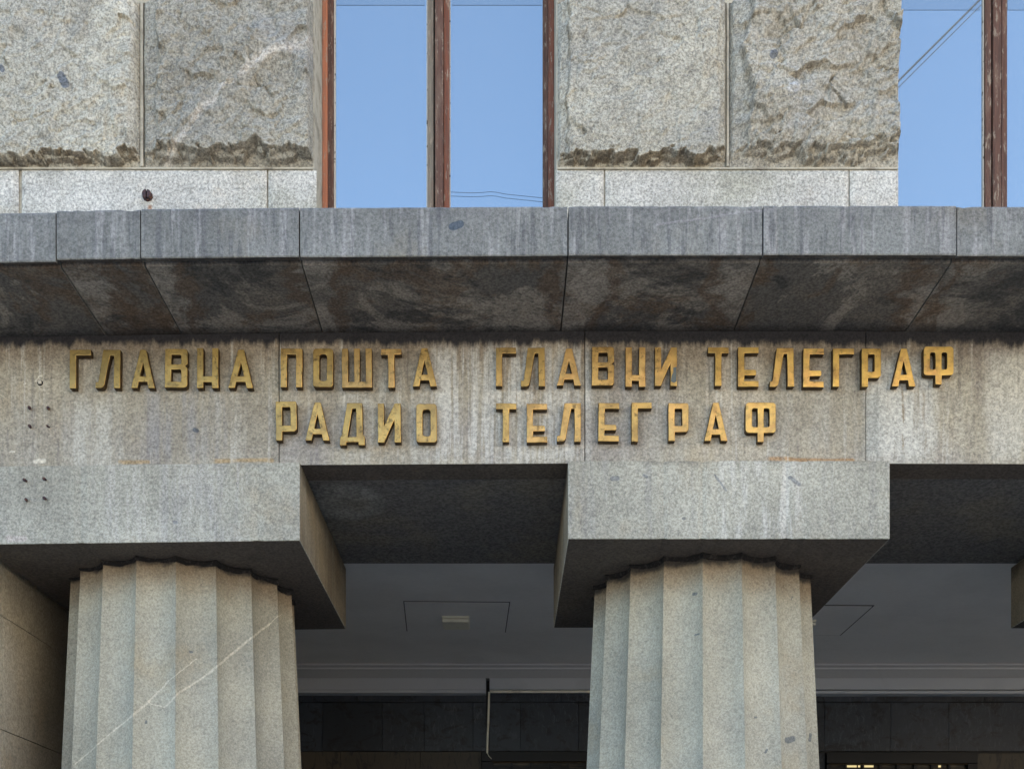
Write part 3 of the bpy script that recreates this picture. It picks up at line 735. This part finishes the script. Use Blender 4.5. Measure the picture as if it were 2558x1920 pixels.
# --- columns with their abaci
NF = 19
def column(xc, label, phase):
    YCN = YA + 1.004
    C = empty('column', (xc, YCN, 0), B, label=label)
    R0 = 0.765
    rings = [(Z_AB - drop(xc), 1.0), (Z_AB - drop(xc) - 0.25, 1.0)] + [(z, 1.0) for z in (3.4, 3.0, 2.6, 2.1, 1.5, 0.8, 0.0)]
    per = 12; n = NF * per
    bm = bmesh.new(); vr = []
    for z, _ in rings:
        R = R0 + 0.046 * (Z_AB - z)
        ring = []
        for i in range(n):
            ang = 2 * math.pi * i / n                 # 0 = arris
            t = (i % per) / per
            dep = 0.072 * (1 - (2 * t - 1) ** 2) ** 0.75 if 0 < t < 1 else 0
            dep += 0.0 if t else 0.002
            r = R - dep
            th = ang + math.radians(phase) - math.pi / 2  # a flute faces the street
            ring.append(bm.verts.new((xc + r * math.cos(th), YCN + r * math.sin(th), z)))
        vr.append(ring)
    for A, Bq in zip(vr, vr[1:]):
        for i in range(n): bm.faces.new((A[i], A[(i + 1) % n], Bq[(i + 1) % n], Bq[i]))
    bm.faces.new(vr[0]); bm.faces.new(vr[-1])
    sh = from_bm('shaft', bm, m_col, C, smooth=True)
    try:
        for e in sh.data.edges: pass
        bm = bmesh.new(); bm.from_mesh(sh.data)
        for e in bm.edges:
            if len(e.link_faces) == 2 and e.calc_face_angle(0) > math.radians(22): e.smooth = False
        bm.to_mesh(sh.data); bm.free()
    except Exception: pass
    # crust of soot squeezed in the joint
    bm = bmesh.new(); vr = []
    for zz, rr in ((0.004, 0.012), (-0.010, 0.016), (-0.024, 0.012), (-0.038, -0.012)):
        ring = []
        for i in range(n):
            t = (i % per) / per; dep = 0.072 * (1 - (2 * t - 1) ** 2) ** 0.75
            th = 2 * math.pi * i / n + math.radians(phase) - math.pi / 2
            jn = mn.noise(Vector((i * 0.2, zz * 50, xc)))
            r = R0 - dep + rr + 0.008 * jn
            ring.append(bm.verts.new((xc + r * math.cos(th), YCN + r * math.sin(th), Z_AB - drop(xc) + zz * (1 + 0.5 * jn) + 0.006 * mn.noise(Vector((i * 0.9, 3, xc))) * (zz < 0))))
        vr.append(ring)
    for A, Bq in zip(vr, vr[1:]):
        for i in range(n): bm.faces.new((A[i], A[(i + 1) % n], Bq[(i + 1) % n], Bq[i]))
    from_bm('joint_crust', bm, m_crust, C)
    h = 1.004
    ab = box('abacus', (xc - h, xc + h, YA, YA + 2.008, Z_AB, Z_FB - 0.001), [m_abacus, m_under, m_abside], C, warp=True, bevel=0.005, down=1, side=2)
    chip(ab, 0.002, xc * 5)
    return C
column(-2.280, 'left fluted column crossed by a thin pale vein', 11.7)
column(1.401, 'right fluted column with small dark inclusions', -9.0)
column(5.082, 'next column whose block just shows at the right edge', 10.0)

# --- side wall of the portico on the left
XS = -3.335
lev = [0.0] + [EYE + 1.35 - 0.755 * k for k in (1,)] + [EYE + 1.35, EYE + 2.105, EYE + 2.86, Z_SOF]
for r, (z0, z1) in enumerate(zip(lev, lev[1:])):
    ys = [YF + 0.02, 7.345, 7.93, 8.9, 10.2, 11.6, YP] if r % 2 == 1 else [YF + 0.02, 7.36, 7.93, 9.3, 10.6, YP]
    for a, b_ in zip(ys, ys[1:]):
        box('side_wall_stone', (XS - (2.2 if a < 7.0 else 0.5), XS + (0.004 if a < 7.9 else 0.0), a + 0.002, b_ - 0.002, z0 + 0.002, z1 - 0.002), m_anta, B, bevel=0.003)

box('portico_floor', (-3.33, 9.4, YF - 0.3, YP + 0.02, 0.002, 0.15), m_floor, B)  # unseen floor, added pale to bounce light up onto the ceiling

# --- portico ceiling, mouldings and back wall
ZCL = EYE + 3.15
box('ceiling', (-3.34, 9.4, YBB + 0.001, YP + 0.4, ZCL, ZCL + 0.25), m_plaster, B)
YM = 12.9
xg = X(1218, YM)
zr = [Z(1657, YM), Z(1667, YM)]
box('ceiling_band', (-3.3, 9.4, YM, YM + 0.2, Z(1693, YM), ZCL - 0.002), m_mould2, B)
for y in (1659, 1669):
    box('moulding', (-3.3, 9.4, YM - 0.022, YM - 0.001, Z(y + 1.8, YM), Z(y - 1.8, YM)), m_white, B, bevel=0.002)
for (a, b_) in ((-3.3, X(1214, YM)), (X(1223, YM), 9.4)):
    box('wall_band', (a, b_, YM - 0.04, YM + 0.15, Z(1723, YM), Z(1694, YM)), m_mould, B, bevel=0.003)
box('wall_band_edge', (-3.3, X(1214, YM), YM - 0.055, YM + 0.1, Z(1732, YM), Z(1724, YM)), m_mould, B, bevel=0.004)
box('wall_band_edge', (X(1500, YM), 9.4, YM - 0.055, YM + 0.1, Z(1734, YM), Z(1726, YM)), m_mould, B, bevel=0.004)
box('back_wall', (-3.4, 9.4, YP + 0.03, YP + 0.3, 0.0, ZCL), m_black, B)

def tile(a, b_, y0, y1, m=m_marble, proud=0.0):
    box('marble_slab', (X(a, YP) + 0.0015, X(b_, YP) - 0.0015, YP - proud, YP + 0.025, Z(y1, YP) + 0.0015, Z(y0, YP) - 0.0015), m, B, bevel=0.002)
t1 = [560, 780, 895, 1010, 1135, 1214, 1222, 1405, 1560, 1720, 1880, 2060, 2190, 2330, 2460, 2620, 2760]
for a, b_ in zip(t1, t1[1:]):
    if a != 1214: tile(a, b_, 1728, 1752)
t2 = [560, 700, 805, 955, 1060, 1182, 1214, 1222, 1300, 1445, 1600, 1760, 1920, 2060, 2225, 2370, 2560, 2760]
for k, (a, b_) in enumerate(zip(t2, t2[1:])):
    if a != 1214: tile(a, b_, 1753, 1875, proud=0.002 * (k % 3))
t3 = [560, 745, 850, 1050, 1203]
for a, b_ in zip(t3, t3[1:]): tile(a, b_, 1876, 2010, m_marble2)
for a, b_ in ((1480, 1620), (1620, 1780), (1780, 1940), (1940, 2061), (2438, 2560), (2560, 2760)): tile(a, b_, 1880, 2010, m_marble2 if a > 2400 else m_marble)
# doors with glazed, barred fanlights
def door(a, b_, ytop, pa, pb, yp, pw, lit):
    D = empty('door', (X((a + b_) / 2, YP), YP, 0), B)
    zt_ = Z(ytop, YP)
    x0, x1 = X(a, YP), X(b_, YP)
    p0, p1, zp = X(pa, YP), X(pb, YP), Z(yp, YP)
    box('door_frame', (x0, x1, YP - 0.06, YP + 0.02, zp + 0.004, zt_ - 0.002), m_black, D, bevel=0.004)
    box('door_frame', (x0, p0 - 0.002, YP - 0.06, YP + 0.02, 0.0, zp), m_black, D, bevel=0.004)
    box('door_frame', (p1 + 0.002, x1, YP - 0.06, YP + 0.02, 0.0, zp), m_black, D, bevel=0.004)
    box('pane', (p0, p1, YP + 0.005, YP + 0.015, 0.0, zp), m_dglass, D)
    x = pa; w_ = pw
    while x < pb - 8:
        box('glazing_bar', (X(x - 2.5, YP), X(x + 2.5, YP), YP - 0.035, YP, 1.9, zp - 0.001), m_black, D); x += w_
    for yy in (8, 14, 21, 30, 40, 52, 66, 80):
        box('grille_bar', (p0, p1, YP - 0.015, YP + 0.001, Z(yp + yy + 2.2, YP), Z(yp + yy - 0.0, YP)), m_black, D)
    box('upper_bead', (p0, p1, YP - 0.05, YP - 0.036, zp - 0.008, zp), m_dark_brass, D)
    for (la, lb) in lit:
        box('lit_strip', (X(la, YP), X(lb, YP), YP - 0.030, YP - 0.018, Z(1916, YP), Z(1911, YP)), m_lamp, D)
door(1204, 1479, 1877, 1231, 1466, 1903, 47, [])
door(2062, 2437, 1880, 2068, 2412, 1908, 43, [(2110, 2138), (2142, 2147), (2153, 2180), (2342, 2348)])

# ------------------------------------------------------------------ things fixed to the portico
# hatch in the ceiling with a box lamp
def on_ceiling(px, py, z=ZCL):
    Y = (z - EYE) * F / (CY - py); return (X(px, Y), Y)
def hatch(pts, label, wd=1.004):
    P = [on_ceiling(*p) for p in pts]
    cxy = (sum(p[0] for p in P) / 4, sum(p[1] for p in P) / 4)
    H = empty('ceiling_hatch', (cxy[0], cxy[1], ZCL), label=label, cat='ceiling hatch', group='hatches in the portico ceiling')
    def prism(nm, q, z0, z1, m):
        bm = bmesh.new(); a = [bm.verts.new((x, y, z0)) for x, y in q]; b2 = [bm.verts.new((x, y, z1)) for x, y in q]
        bm.faces.new(a); bm.faces.new(b2)
        for i in range(4): bm.faces.new((a[i], a[(i + 1) % 4], b2[(i + 1) % 4], b2[i]))
        return from_bm(nm, bm, m, H)
    def shr(s): return [(cxy[0] + (x - cxy[0]) * s, cxy[1] + (y - cxy[1]) * s) for x, y in P]
    prism('panel', shr(0.985), ZCL - 0.010, ZCL - 0.001, m_plaster)
    o_, i_ = shr(wd), shr(0.986)
    for k in range(4):
        prism('edge_strip', [o_[k], o_[(k + 1) % 4], i_[(k + 1) % 4], i_[k]], ZCL - 0.006, ZCL - 0.0012, m_gap)
hatch([(1008, 1500), (1274, 1502), (1263, 1577), (1016, 1574)], 'flat square hatch in the ceiling around the cream lamp box, between the two columns')
hatch([(1930, 1509), (2181, 1511), (2099, 1584), (1880, 1582)], 'flat ceiling hatch half hidden beside the right column', 1.02)
def lampbox(px, py, label):
    x, y = on_ceiling(px, py)
    L = empty('ceiling_lamp', (x, y, ZCL - 0.03), label=label, cat='ceiling lamp', group='small box lamps on the portico ceiling')
    zl = ZCL - 0.0102
    hw = 34 * y / F
    box('lamp_body', (x - hw, x + hw, y - 0.02, y + 0.27, zl - 0.022, zl), m_cream, L, bevel=0.004)
    box('lamp_cover', (x - hw + 0.003, x + hw - 0.003, y - 0.016, y + 0.266, zl - 0.060, zl - 0.025), m_cream, L, bevel=0.008)
lampbox(1138, 1536, 'small cream box lamp in the middle of the hatch between the columns')
lampbox(2004, 1545, 'small box lamp whose end peeps out beside the right column')
# cream cable duct along the band and down the wall
D = empty('cable_duct', (X(1220, YM), YM, Z(1878, YM)), label='thin cream cable duct running along the band and down the dark marble', cat='cable duct')
box('duct', (X(1224, YM), X(1500, YM), YM - 0.06, YM - 0.045, Z(1732, YM), Z(1726, YM)), m_cream, D, bevel=0.003)
bm = bmesh.new()
bm_tube(bm, [at(1222, 1727, YM - 0.01), at(1221, 1760, YM - 0.01), at(1219, 1815, YM), at(1217, 1862, YM), at(1217, 1880, YM)], 0.013, 8)
from_bm('duct', bm, m_cream, D)
bm = bmesh.new(); bm_tube(bm, [at(1217, 1878, YM - 0.02), at(1221, 1887, YM - 0.04), at(1228, 1894, YM - 0.05)], 0.004, 6); from_bm('loose_wire', bm, m_cream, D)

# ------------------------------------------------------------------ the inscription: each cast letter a thing of its own
def circ(cx0, cy0, r, a0, a1, n=5):
    return [(cx0 + r * math.cos(math.radians(a0 + (a1 - a0) * i / n)), cy0 + r * math.sin(math.radians(a0 + (a1 - a0) * i / n))) for i in range(n + 1)]
def rrect(x0, x1, y0, y1, r, corners='abcd'):          # a: bottom-left, b: bottom-right, c: top-right, d: top-left
    p = []
    p += circ(x0 + r, y0 + r, r, 180, 270) if 'a' in corners else [(x0, y0)]
    p += circ(x1 - r, y0 + r, r, 270, 360) if 'b' in corners else [(x1, y0)]
    p += circ(x1 - r, y1 - r, r, 0, 90) if 'c' in corners else [(x1, y1)]
    p += circ(x0 + r, y1 - r, r, 90, 180) if 'd' in corners else [(x0, y1)]
    return p
def glyph(ch, w, h, v=0):
    s, t = 15.5, 14.0
    if ch == 'Г': return [[(0, 0), (s, 0), (s, h - t), (w, h - t), (w, h), (0, h)]]
    if ch == 'П': return [[(0, 0), (s, 0), (s, h - t), (w - s, h - t), (w - s, 0), (w, 0), (w, h), (0, h)]]
    if ch == 'Т': c = w / 2; return [[(c - s / 2, 0), (c + s / 2, 0), (c + s / 2, h - t), (w, h - t), (w, h), (0, h), (0, h - t), (c - s / 2, h - t)]]
    if ch == 'Ш':
        c = w / 2; a = 7.0
        return [[(0, 0), (w, 0), (w, h), (w - s, h), (w - s, t), (c + a, t), (c + a, h), (c - a, h), (c - a, t), (s, t), (s, h), (0, h)]]
    if ch == 'Е':
        m = h * 0.29; m2 = m + 13.5
        return [[(0, 0), (w, 0), (w, t), (s, t), (s, m), (w - 8, m)] + [(w - 6, m + 3), (w - 6, m2 - 3)] + [(w - 8, m2), (s, m2), (s, h - t), (w, h - t), (w, h), (0, h)]]
    if ch == 'Л':
        k = w * 0.30
        return [[(0, 0), (w * 0.22, 0)] + [(w * 0.30, 2), (w * 0.36, 8), (w * 0.38, 15)] + [(w * 0.585, h - t), (w - s, h - t), (w - s, 0), (w, 0), (w, h), (w * 0.32, h), (w * 0.30, h - 2), (w * 0.13, t + 6), (w * 0.10, t), (0, t)]]
    if ch == 'А':
        a = w * 0.37; b2 = w * 0.63
        return [[(0, 0), (s, 0), (w * 0.31, 15.5), (w * 0.69, 15.5), (w - s, 0), (w, 0), (b2, h - 1), (b2 - 3, h), (a + 3, h), (a, h - 1)],
                [(w * 0.37, 29), (w * 0.63, 29), (w * 0.50, h * 0.70)]]
    if ch == 'Д':
        f = 18.0
        return [[(0, 0), (s, 0), (s, 8), (w - s, 8), (w - s, 0), (w, 0), (w, f + 3), (w - 5, f + 9), (w - 6, h - 2), (w - 8, h), (w * 0.31, h), (w * 0.29, h - 2), (5, f + 9), (0, f)],
                [(w * 0.31, f + 2), (w * 0.66, f + 2), (w * 0.66, h - t + 1), (w * 0.50, h - t)]]
    if ch == 'И':
        return [[(0, 0), (15, 0), (w - s, h * 0.60), (w - s, 0), (w, 0), (w, h), (w - 15, h), (s, h * 0.42), (s, h), (0, h)]]
    if ch == 'Н':
        return [[(0, 0), (s, 0), (s, 15), (w - s, 15), (w - s, 0), (w, 0), (w, h), (w - s, h), (w - s, 29), (s, 29), (s, h), (0, h)]]
    if ch == 'О': return [rrect(0, w, 0, h, 8), rrect(s, w - s, t + 1, h - t, 7)]
    if ch == 'Р': return [[(0, 0), (s, 0), (s, 22)] + circ(w - 9, 31, 9, 270, 360) + circ(w - 5, h - 5, 5, 0, 90) + [(0, h)], rrect(s, w - s, 37, h - t, 3, 'bc')]
    if ch == 'В':
        return [[(0, 0)] + circ(w - 9, 9, 9, 270, 360) + [(w, h * 0.50), (w - 6, h * 0.56), (w, h * 0.62)] + circ(w - 7, h - 7, 7, 0, 90) + [(0, h)],
                rrect(s, w - s, t, h * 0.47, 4, 'bc'), rrect(s, w - s, h * 0.60, h - t, 4, 'bc')]
    if ch == 'Ф':
        c = w / 2; b0 = 23.0; a = 7.5
        return [[(c - a, 0), (c + a, 0), (c + a, b0)] + circ(w - 8, b0 + 8, 8, 270, 360) + circ(w - 8, h - 8, 8, 0, 90) + circ(8, h - 8, 8, 90, 180) + circ(8, b0 + 8, 8, 180, 270) + [(c - a, b0)],
                rrect(s, c - a, b0 + t, h - t, 5, 'ad' if v else 'abcd'), rrect(c + a, w - s, b0 + t, h - t, 5, 'bc' if v else 'abcd')]
YL = YF - 0.050
def letter(ch, x0, x1, y0, y1, label, group, seed, rot=0.0):
    rs = random.Random(seed)
    w, h = x1 - x0, y1 - y0
    cu = bpy.data.curves.new('outline', 'CURVE'); cu.dimensions = '2D'; cu.fill_mode = 'BOTH'
    u = YL / F
    for poly in glyph(ch, w, h, seed % 2):
        pts = []
        m = len(poly)
        for i in range(m):                       # subdivide long edges and wobble: hand-finished castings
            (ax, ay), (bx, by) = poly[i], poly[(i + 1) % m]
            L = math.hypot(bx - ax, by - ay); k = max(1, int(L / 14))
            for j in range(k):
                q = j / k
                a = 0.25 if j == 0 else 0.45
                pts.append((ax + (bx - ax) * q + rs.uniform(-a, a), ay + (by - ay) * q + rs.uniform(-a, a)))
        sp = cu.splines.new('POLY'); sp.points.add(len(pts) - 1); sp.use_cyclic_u = True
        for q, (px, py) in zip(sp.points, pts):
            q.co = ((px - w / 2) * u, (py - h / 2) * u, 0, 1)
    cu.extrude = 0.020; cu.bevel_depth = 0.0035; cu.bevel_resolution = 2; cu.offset = -0.0030
    tmp = bpy.data.objects.new('tmp', cu); col.objects.link(tmp)
    dg = bpy.context.evaluated_depsgraph_get()
    me = bpy.data.meshes.new_from_object(tmp.evaluated_get(dg))
    bpy.data.objects.remove(tmp); bpy.data.curves.remove(cu)
    me.name = 'brass_letter'
    me.materials.clear(); me.materials.append(m_gold); me.materials.append(m_dark_brass)
    for p in me.polygons: p.material_index = 1 if abs(p.normal.z) < 0.25 else 0
    me.transform(__import__('mathutils').Matrix.Rotation(math.radians(90), 4, 'X'))
    o = bpy.data.objects.new('brass_letter', me)
    link(o, (X((x0 + x1) / 2, YL), YL + 0.0235, Z((y0 + y1) / 2, YL)))
    o.rotation_euler = (0, math.radians(rot), 0)
    return tag(o, label, 'letter', group)
G1, G2 = 'brass letters in the upper line of the inscription', 'brass letters in the lower line of the inscription'
line1 = [('Г', 174, 227, 873, 969, 'brass letter Г, dull and leftmost of the upper line'),
 ('Л', 239, 300, 873, 968, 'brass letter Л second from the left in the upper line'),
 ('А', 328, 386, 873, 968, 'brass letter А between Л and В at the left of the upper line'),
 ('В', 412, 468, 871, 967, 'brass letter В in the first word of the upper line'),
 ('Н', 492, 545, 869, 968, 'brass letter Н with low crossbar in the first word of the upper line'),
 ('А', 571, 632, 873, 968, 'brass letter А ending the first word of the upper line'),
 ('П', 701, 755, 870, 966, 'brass letter П beside the left frieze joint'),
 ('О', 782, 832, 870, 966, 'brass letter О of the upper line, dark spots on its left side'),
 ('Ш', 854, 929, 870, 967, 'wide brass letter Ш with three uprights'),
 ('Т', 952, 1003, 871, 967, 'brass letter Т in the second word of the upper line'),
 ('А', 1031, 1090, 869, 964, 'brass letter А ending the second word of the upper line'),
 ('Г', 1239, 1289, 868, 963, 'brass letter Г starting the third word of the upper line'),
 ('Л', 1301, 1361, 868, 964, 'brass letter Л with a brown run below it, third word of the upper line'),
 ('А', 1392, 1451, 870, 962, 'brass letter А left of the middle frieze joint, upper line'),
 ('В', 1479, 1534, 866, 962, 'brass letter В right of the middle frieze joint, upper line'),
 ('Н', 1563, 1612, 867, 965, 'brass letter Н with low crossbar in the third word of the upper line'),
 ('И', 1636, 1691, 867, 963, 'brass letter И of the upper line, its gilding lost low on the right stem'),
 ('Т', 1769, 1820, 867, 963, 'bright brass letter Т starting the last word of the upper line'),
 ('Е', 1844, 1895, 867, 965, 'bright brass letter Е just after the Т that starts the last upper word'),
 ('Л', 1923, 1983, 869, 965, 'bright brass letter Л between two letters Е in the upper line'),
 ('Е', 2007, 2058, 870, 966, 'bright brass letter Е right after letter Л and before Г in the last word of the upper line'),
 ('Г', 2081, 2133, 870, 965, 'bright brass letter Г in the last word of the upper line'),
 ('Р', 2153, 2201, 870, 965, 'brass letter Р of the upper line, over the right frieze joint'),
 ('А', 2229, 2287, 870, 964, 'brass letter А of the upper line with a brown run below it at far right'),
 ('Ф', 2308, 2382, 865, 959, 'brass letter Ф ending the upper line at far right')]
line2 = [('Р', 689, 741, 1002, 1099, 'brass letter Р starting the lower line at the left frieze joint'),
 ('А', 763, 823, 1004, 1099, 'brass letter А second in the lower line'),
 ('Д', 849, 911, 1006, 1111, 'brass letter Д with two feet in the lower line'),
 ('И', 944, 1001, 1007, 1104, 'brass letter И in the lower line'),
 ('О', 1040, 1091, 1008, 1104, 'brass letter О ending the first word of the lower line'),
 ('Т', 1239, 1289, 1007, 1103, 'coppery brass letter Т starting the second word of the lower line'),
 ('Е', 1316, 1367, 1008, 1104, 'coppery brass letter Е left of the middle joint, lower line'),
 ('Л', 1392, 1451, 1006, 1102, 'brass letter Л touching the middle frieze joint, lower line'),
 ('Е', 1495, 1546, 1006, 1101, 'brass letter Е right of the middle joint, lower line'),
 ('Г', 1578, 1628, 1005, 1102, 'brass letter Г of the lower line'),
 ('Р', 1670, 1720, 1006, 1100, 'brass letter Р in the second word of the lower line'),
 ('А', 1760, 1817, 1005, 1100, 'coppery brass letter А before the last letter of the lower line'),
 ('Ф', 1863, 1938, 1005, 1103, 'coppery brass letter Ф ending the lower line')]
for g, L in ((G1, line1), (G2, line2)):
    for i, (ch, a, b_, c, d_, lab) in enumerate(L):
        o = letter(ch, a, b_, c, d_, lab, g, int(a), rot=random.uniform(-0.7, 0.7))
        if ch == 'И' and a == 1636:
            bm = bmesh.new()
            q = [(1682, 918), (1690, 916), (1690, 952), (1684, 956), (1676, 952), (1678, 938), (1682, 930)]
            v = [bm.verts.new((X(px, YL - .002), YL - 0.0016, Z(py, YL))) for px, py in q]
            v2 = [bm.verts.new((X(px, YL - .002), YL + 0.003, Z(py, YL))) for px, py in q]
            bm.faces.new(v); bm.faces.new(v2)
            for k in range(len(v)): bm.faces.new((v[k], v[(k + 1) % len(v)], v2[(k + 1) % len(v)], v2[k]))
            from_bm('bare_patch', bm, m_bare, o)

# ------------------------------------------------------------------ studs, anchor and plug left in the stone
def stud(px, py, Yp, label, group, r=0.008, L=0.014, tilt=0):
    x, _, z = at(px, py, Yp)
    bm = bmesh.new()
    bm_cyl(bm, (x, Yp + 0.01, z), (x + tilt * 0.01, Yp - L, z), r * 0.75, n=10)
    bm_cyl(bm, (x + tilt * 0.01, Yp - L + 0.001, z), (x + tilt * 0.012, Yp - L - 0.012, z), r * 1.15, r * 1.0, n=6)
    return tag(from_bm('iron_stud', bm, m_rust, keep=(x, Yp, z)), label, 'stud', group)
gs = 'rusty studs left in the stone'
for (px, py, nm) in ((74, 1021, 'upper left'), (122, 1022, 'upper right'), (76, 1067, 'lower left'), (125, 1067, 'lower right, smallest')):
    stud(px, py, YF, 'short rusty stud in the frieze left of the letters, %s of four' % nm, gs, 0.006 if 'small' in nm else 0.009, tilt=random.uniform(-1, 1))
for (px, py, nm) in ((67, 1201, 'upper left'), (115, 1198, 'upper right'), (66, 1250, 'lower left'), (115, 1246, 'lower right')):
    stud(px, py, YA, 'short rusty stud in the block over the left column, %s of four' % nm, gs, 0.009, tilt=random.uniform(-1, 1))
x, _, z = at(369, 490, YW - 0.02)
A = empty('wall_anchor', (x, YW - 0.02, z), label='dark slotted anchor head in the pale course above the cornice', cat='wall anchor')
for s_ in (-1, 1):
    bm = bmesh.new()
    pts = [(x + s_ * 0.004, z - 0.026)] + [(x + s_ * (0.004 + 0.024 * math.sin(t)), z - 0.026 * math.cos(t)) for t in [math.pi * k / 8 for k in range(1, 8)]] + [(x + s_ * 0.004, z + 0.026)]
    v = [bm.verts.new((a, YW - 0.05, b_)) for a, b_ in pts]; v2 = [bm.verts.new((a, YW - 0.012, b_)) for a, b_ in pts]
    bm.faces.new(v); bm.faces.new(v2)
    for k in range(len(v)): bm.faces.new((v[k], v[(k + 1) % len(v)], v2[(k + 1) % len(v)], v2[k]))
    from_bm('anchor_half', bm, m_rust, A)
bm = bmesh.new(); bm_cyl(bm, (x, YW - 0.005, z), (x, YW - 0.027, z), 0.036, 0.032, n=9); from_bm('anchor_plate', bm, m_rust, A)
x, _, z = at(101, 957, YF)
A = empty('wall_plug', (x, YF, z), label='pale plug in a chipped dark hole left of the inscription', cat='wall plug')
bm = bmesh.new(); bm_cyl(bm, (x, YF + 0.01, z), (x, YF - 0.003, z), 0.023, 0.021, n=11); from_bm('hole_edge', bm, m_putty, A)
bm = bmesh.new(); bm_cyl(bm, (x, YF + 0.01, z), (x, YF - 0.0045, z), 0.019, n=9); from_bm('hole', bm, m_crust, A)
box('plug', (x - 0.009, x + 0.010, YF - 0.014, YF - 0.005, z - 0.008, z + 0.011), m_putty, A, bevel=0.002)
for (px, py, nm) in ((258, 80, 'upper'), (254, 133, 'lower')):
    x, _, z = at(px, py, YW - 0.06)
    bm = bmesh.new(); bm_cyl(bm, (x, YW - 0.03, z), (x, YW - 0.082, z), 0.008, n=8); bm_cyl(bm, (x, YW - 0.08, z), (x, YW - 0.086, z), 0.012, n=8)
    tag(from_bm('nail', bm, m_rust, keep=(x, YW - 0.06, z)), 'rusty nail in the large block at top left, %s of two' % nm, 'nail', 'rusty nails in the top left block')

# ------------------------------------------------------------------ wires
bm = bmesh.new(); yw_ = YG - 0.02
bm_tube(bm, [at(px, py, yw_) for px, py in ((1126, 480), (1150, 481), (1180, 482), (1206, 481), (1225, 479), (1243, 481), (1262, 485), (1290, 488), (1320, 491), (1358, 495))], 0.0015, 6)
tag(from_bm('thin_wire', bm, m_rubber), 'thin dark wire sagging across the foot of the left window glass', 'wire')
for off, r, lab in ((0.0, 0.015, 'thick'), (0.10, 0.007, 'thin')):
    bm = bmesh.new(); Yv = 2 * YG + 3
    p0, p1 = Vector((X(2243, Yv), -3, Z(204, Yv))), Vector((X(2440, Yv), -3, Z(8, Yv)))
    d_ = (p1 - p0)
    bm_tube(bm, [p0 + d_ * t + Vector((off * .75, 0, -off * .3)) for t in (-3.5, -1, 0, 1, 2.5, 4)], r, 6)
    tag(from_bm('overhead_cable', bm, m_rubber), '%s overhead cable mirrored slantwise in the right window glass' % lab, 'cable', 'overhead cables above the street')
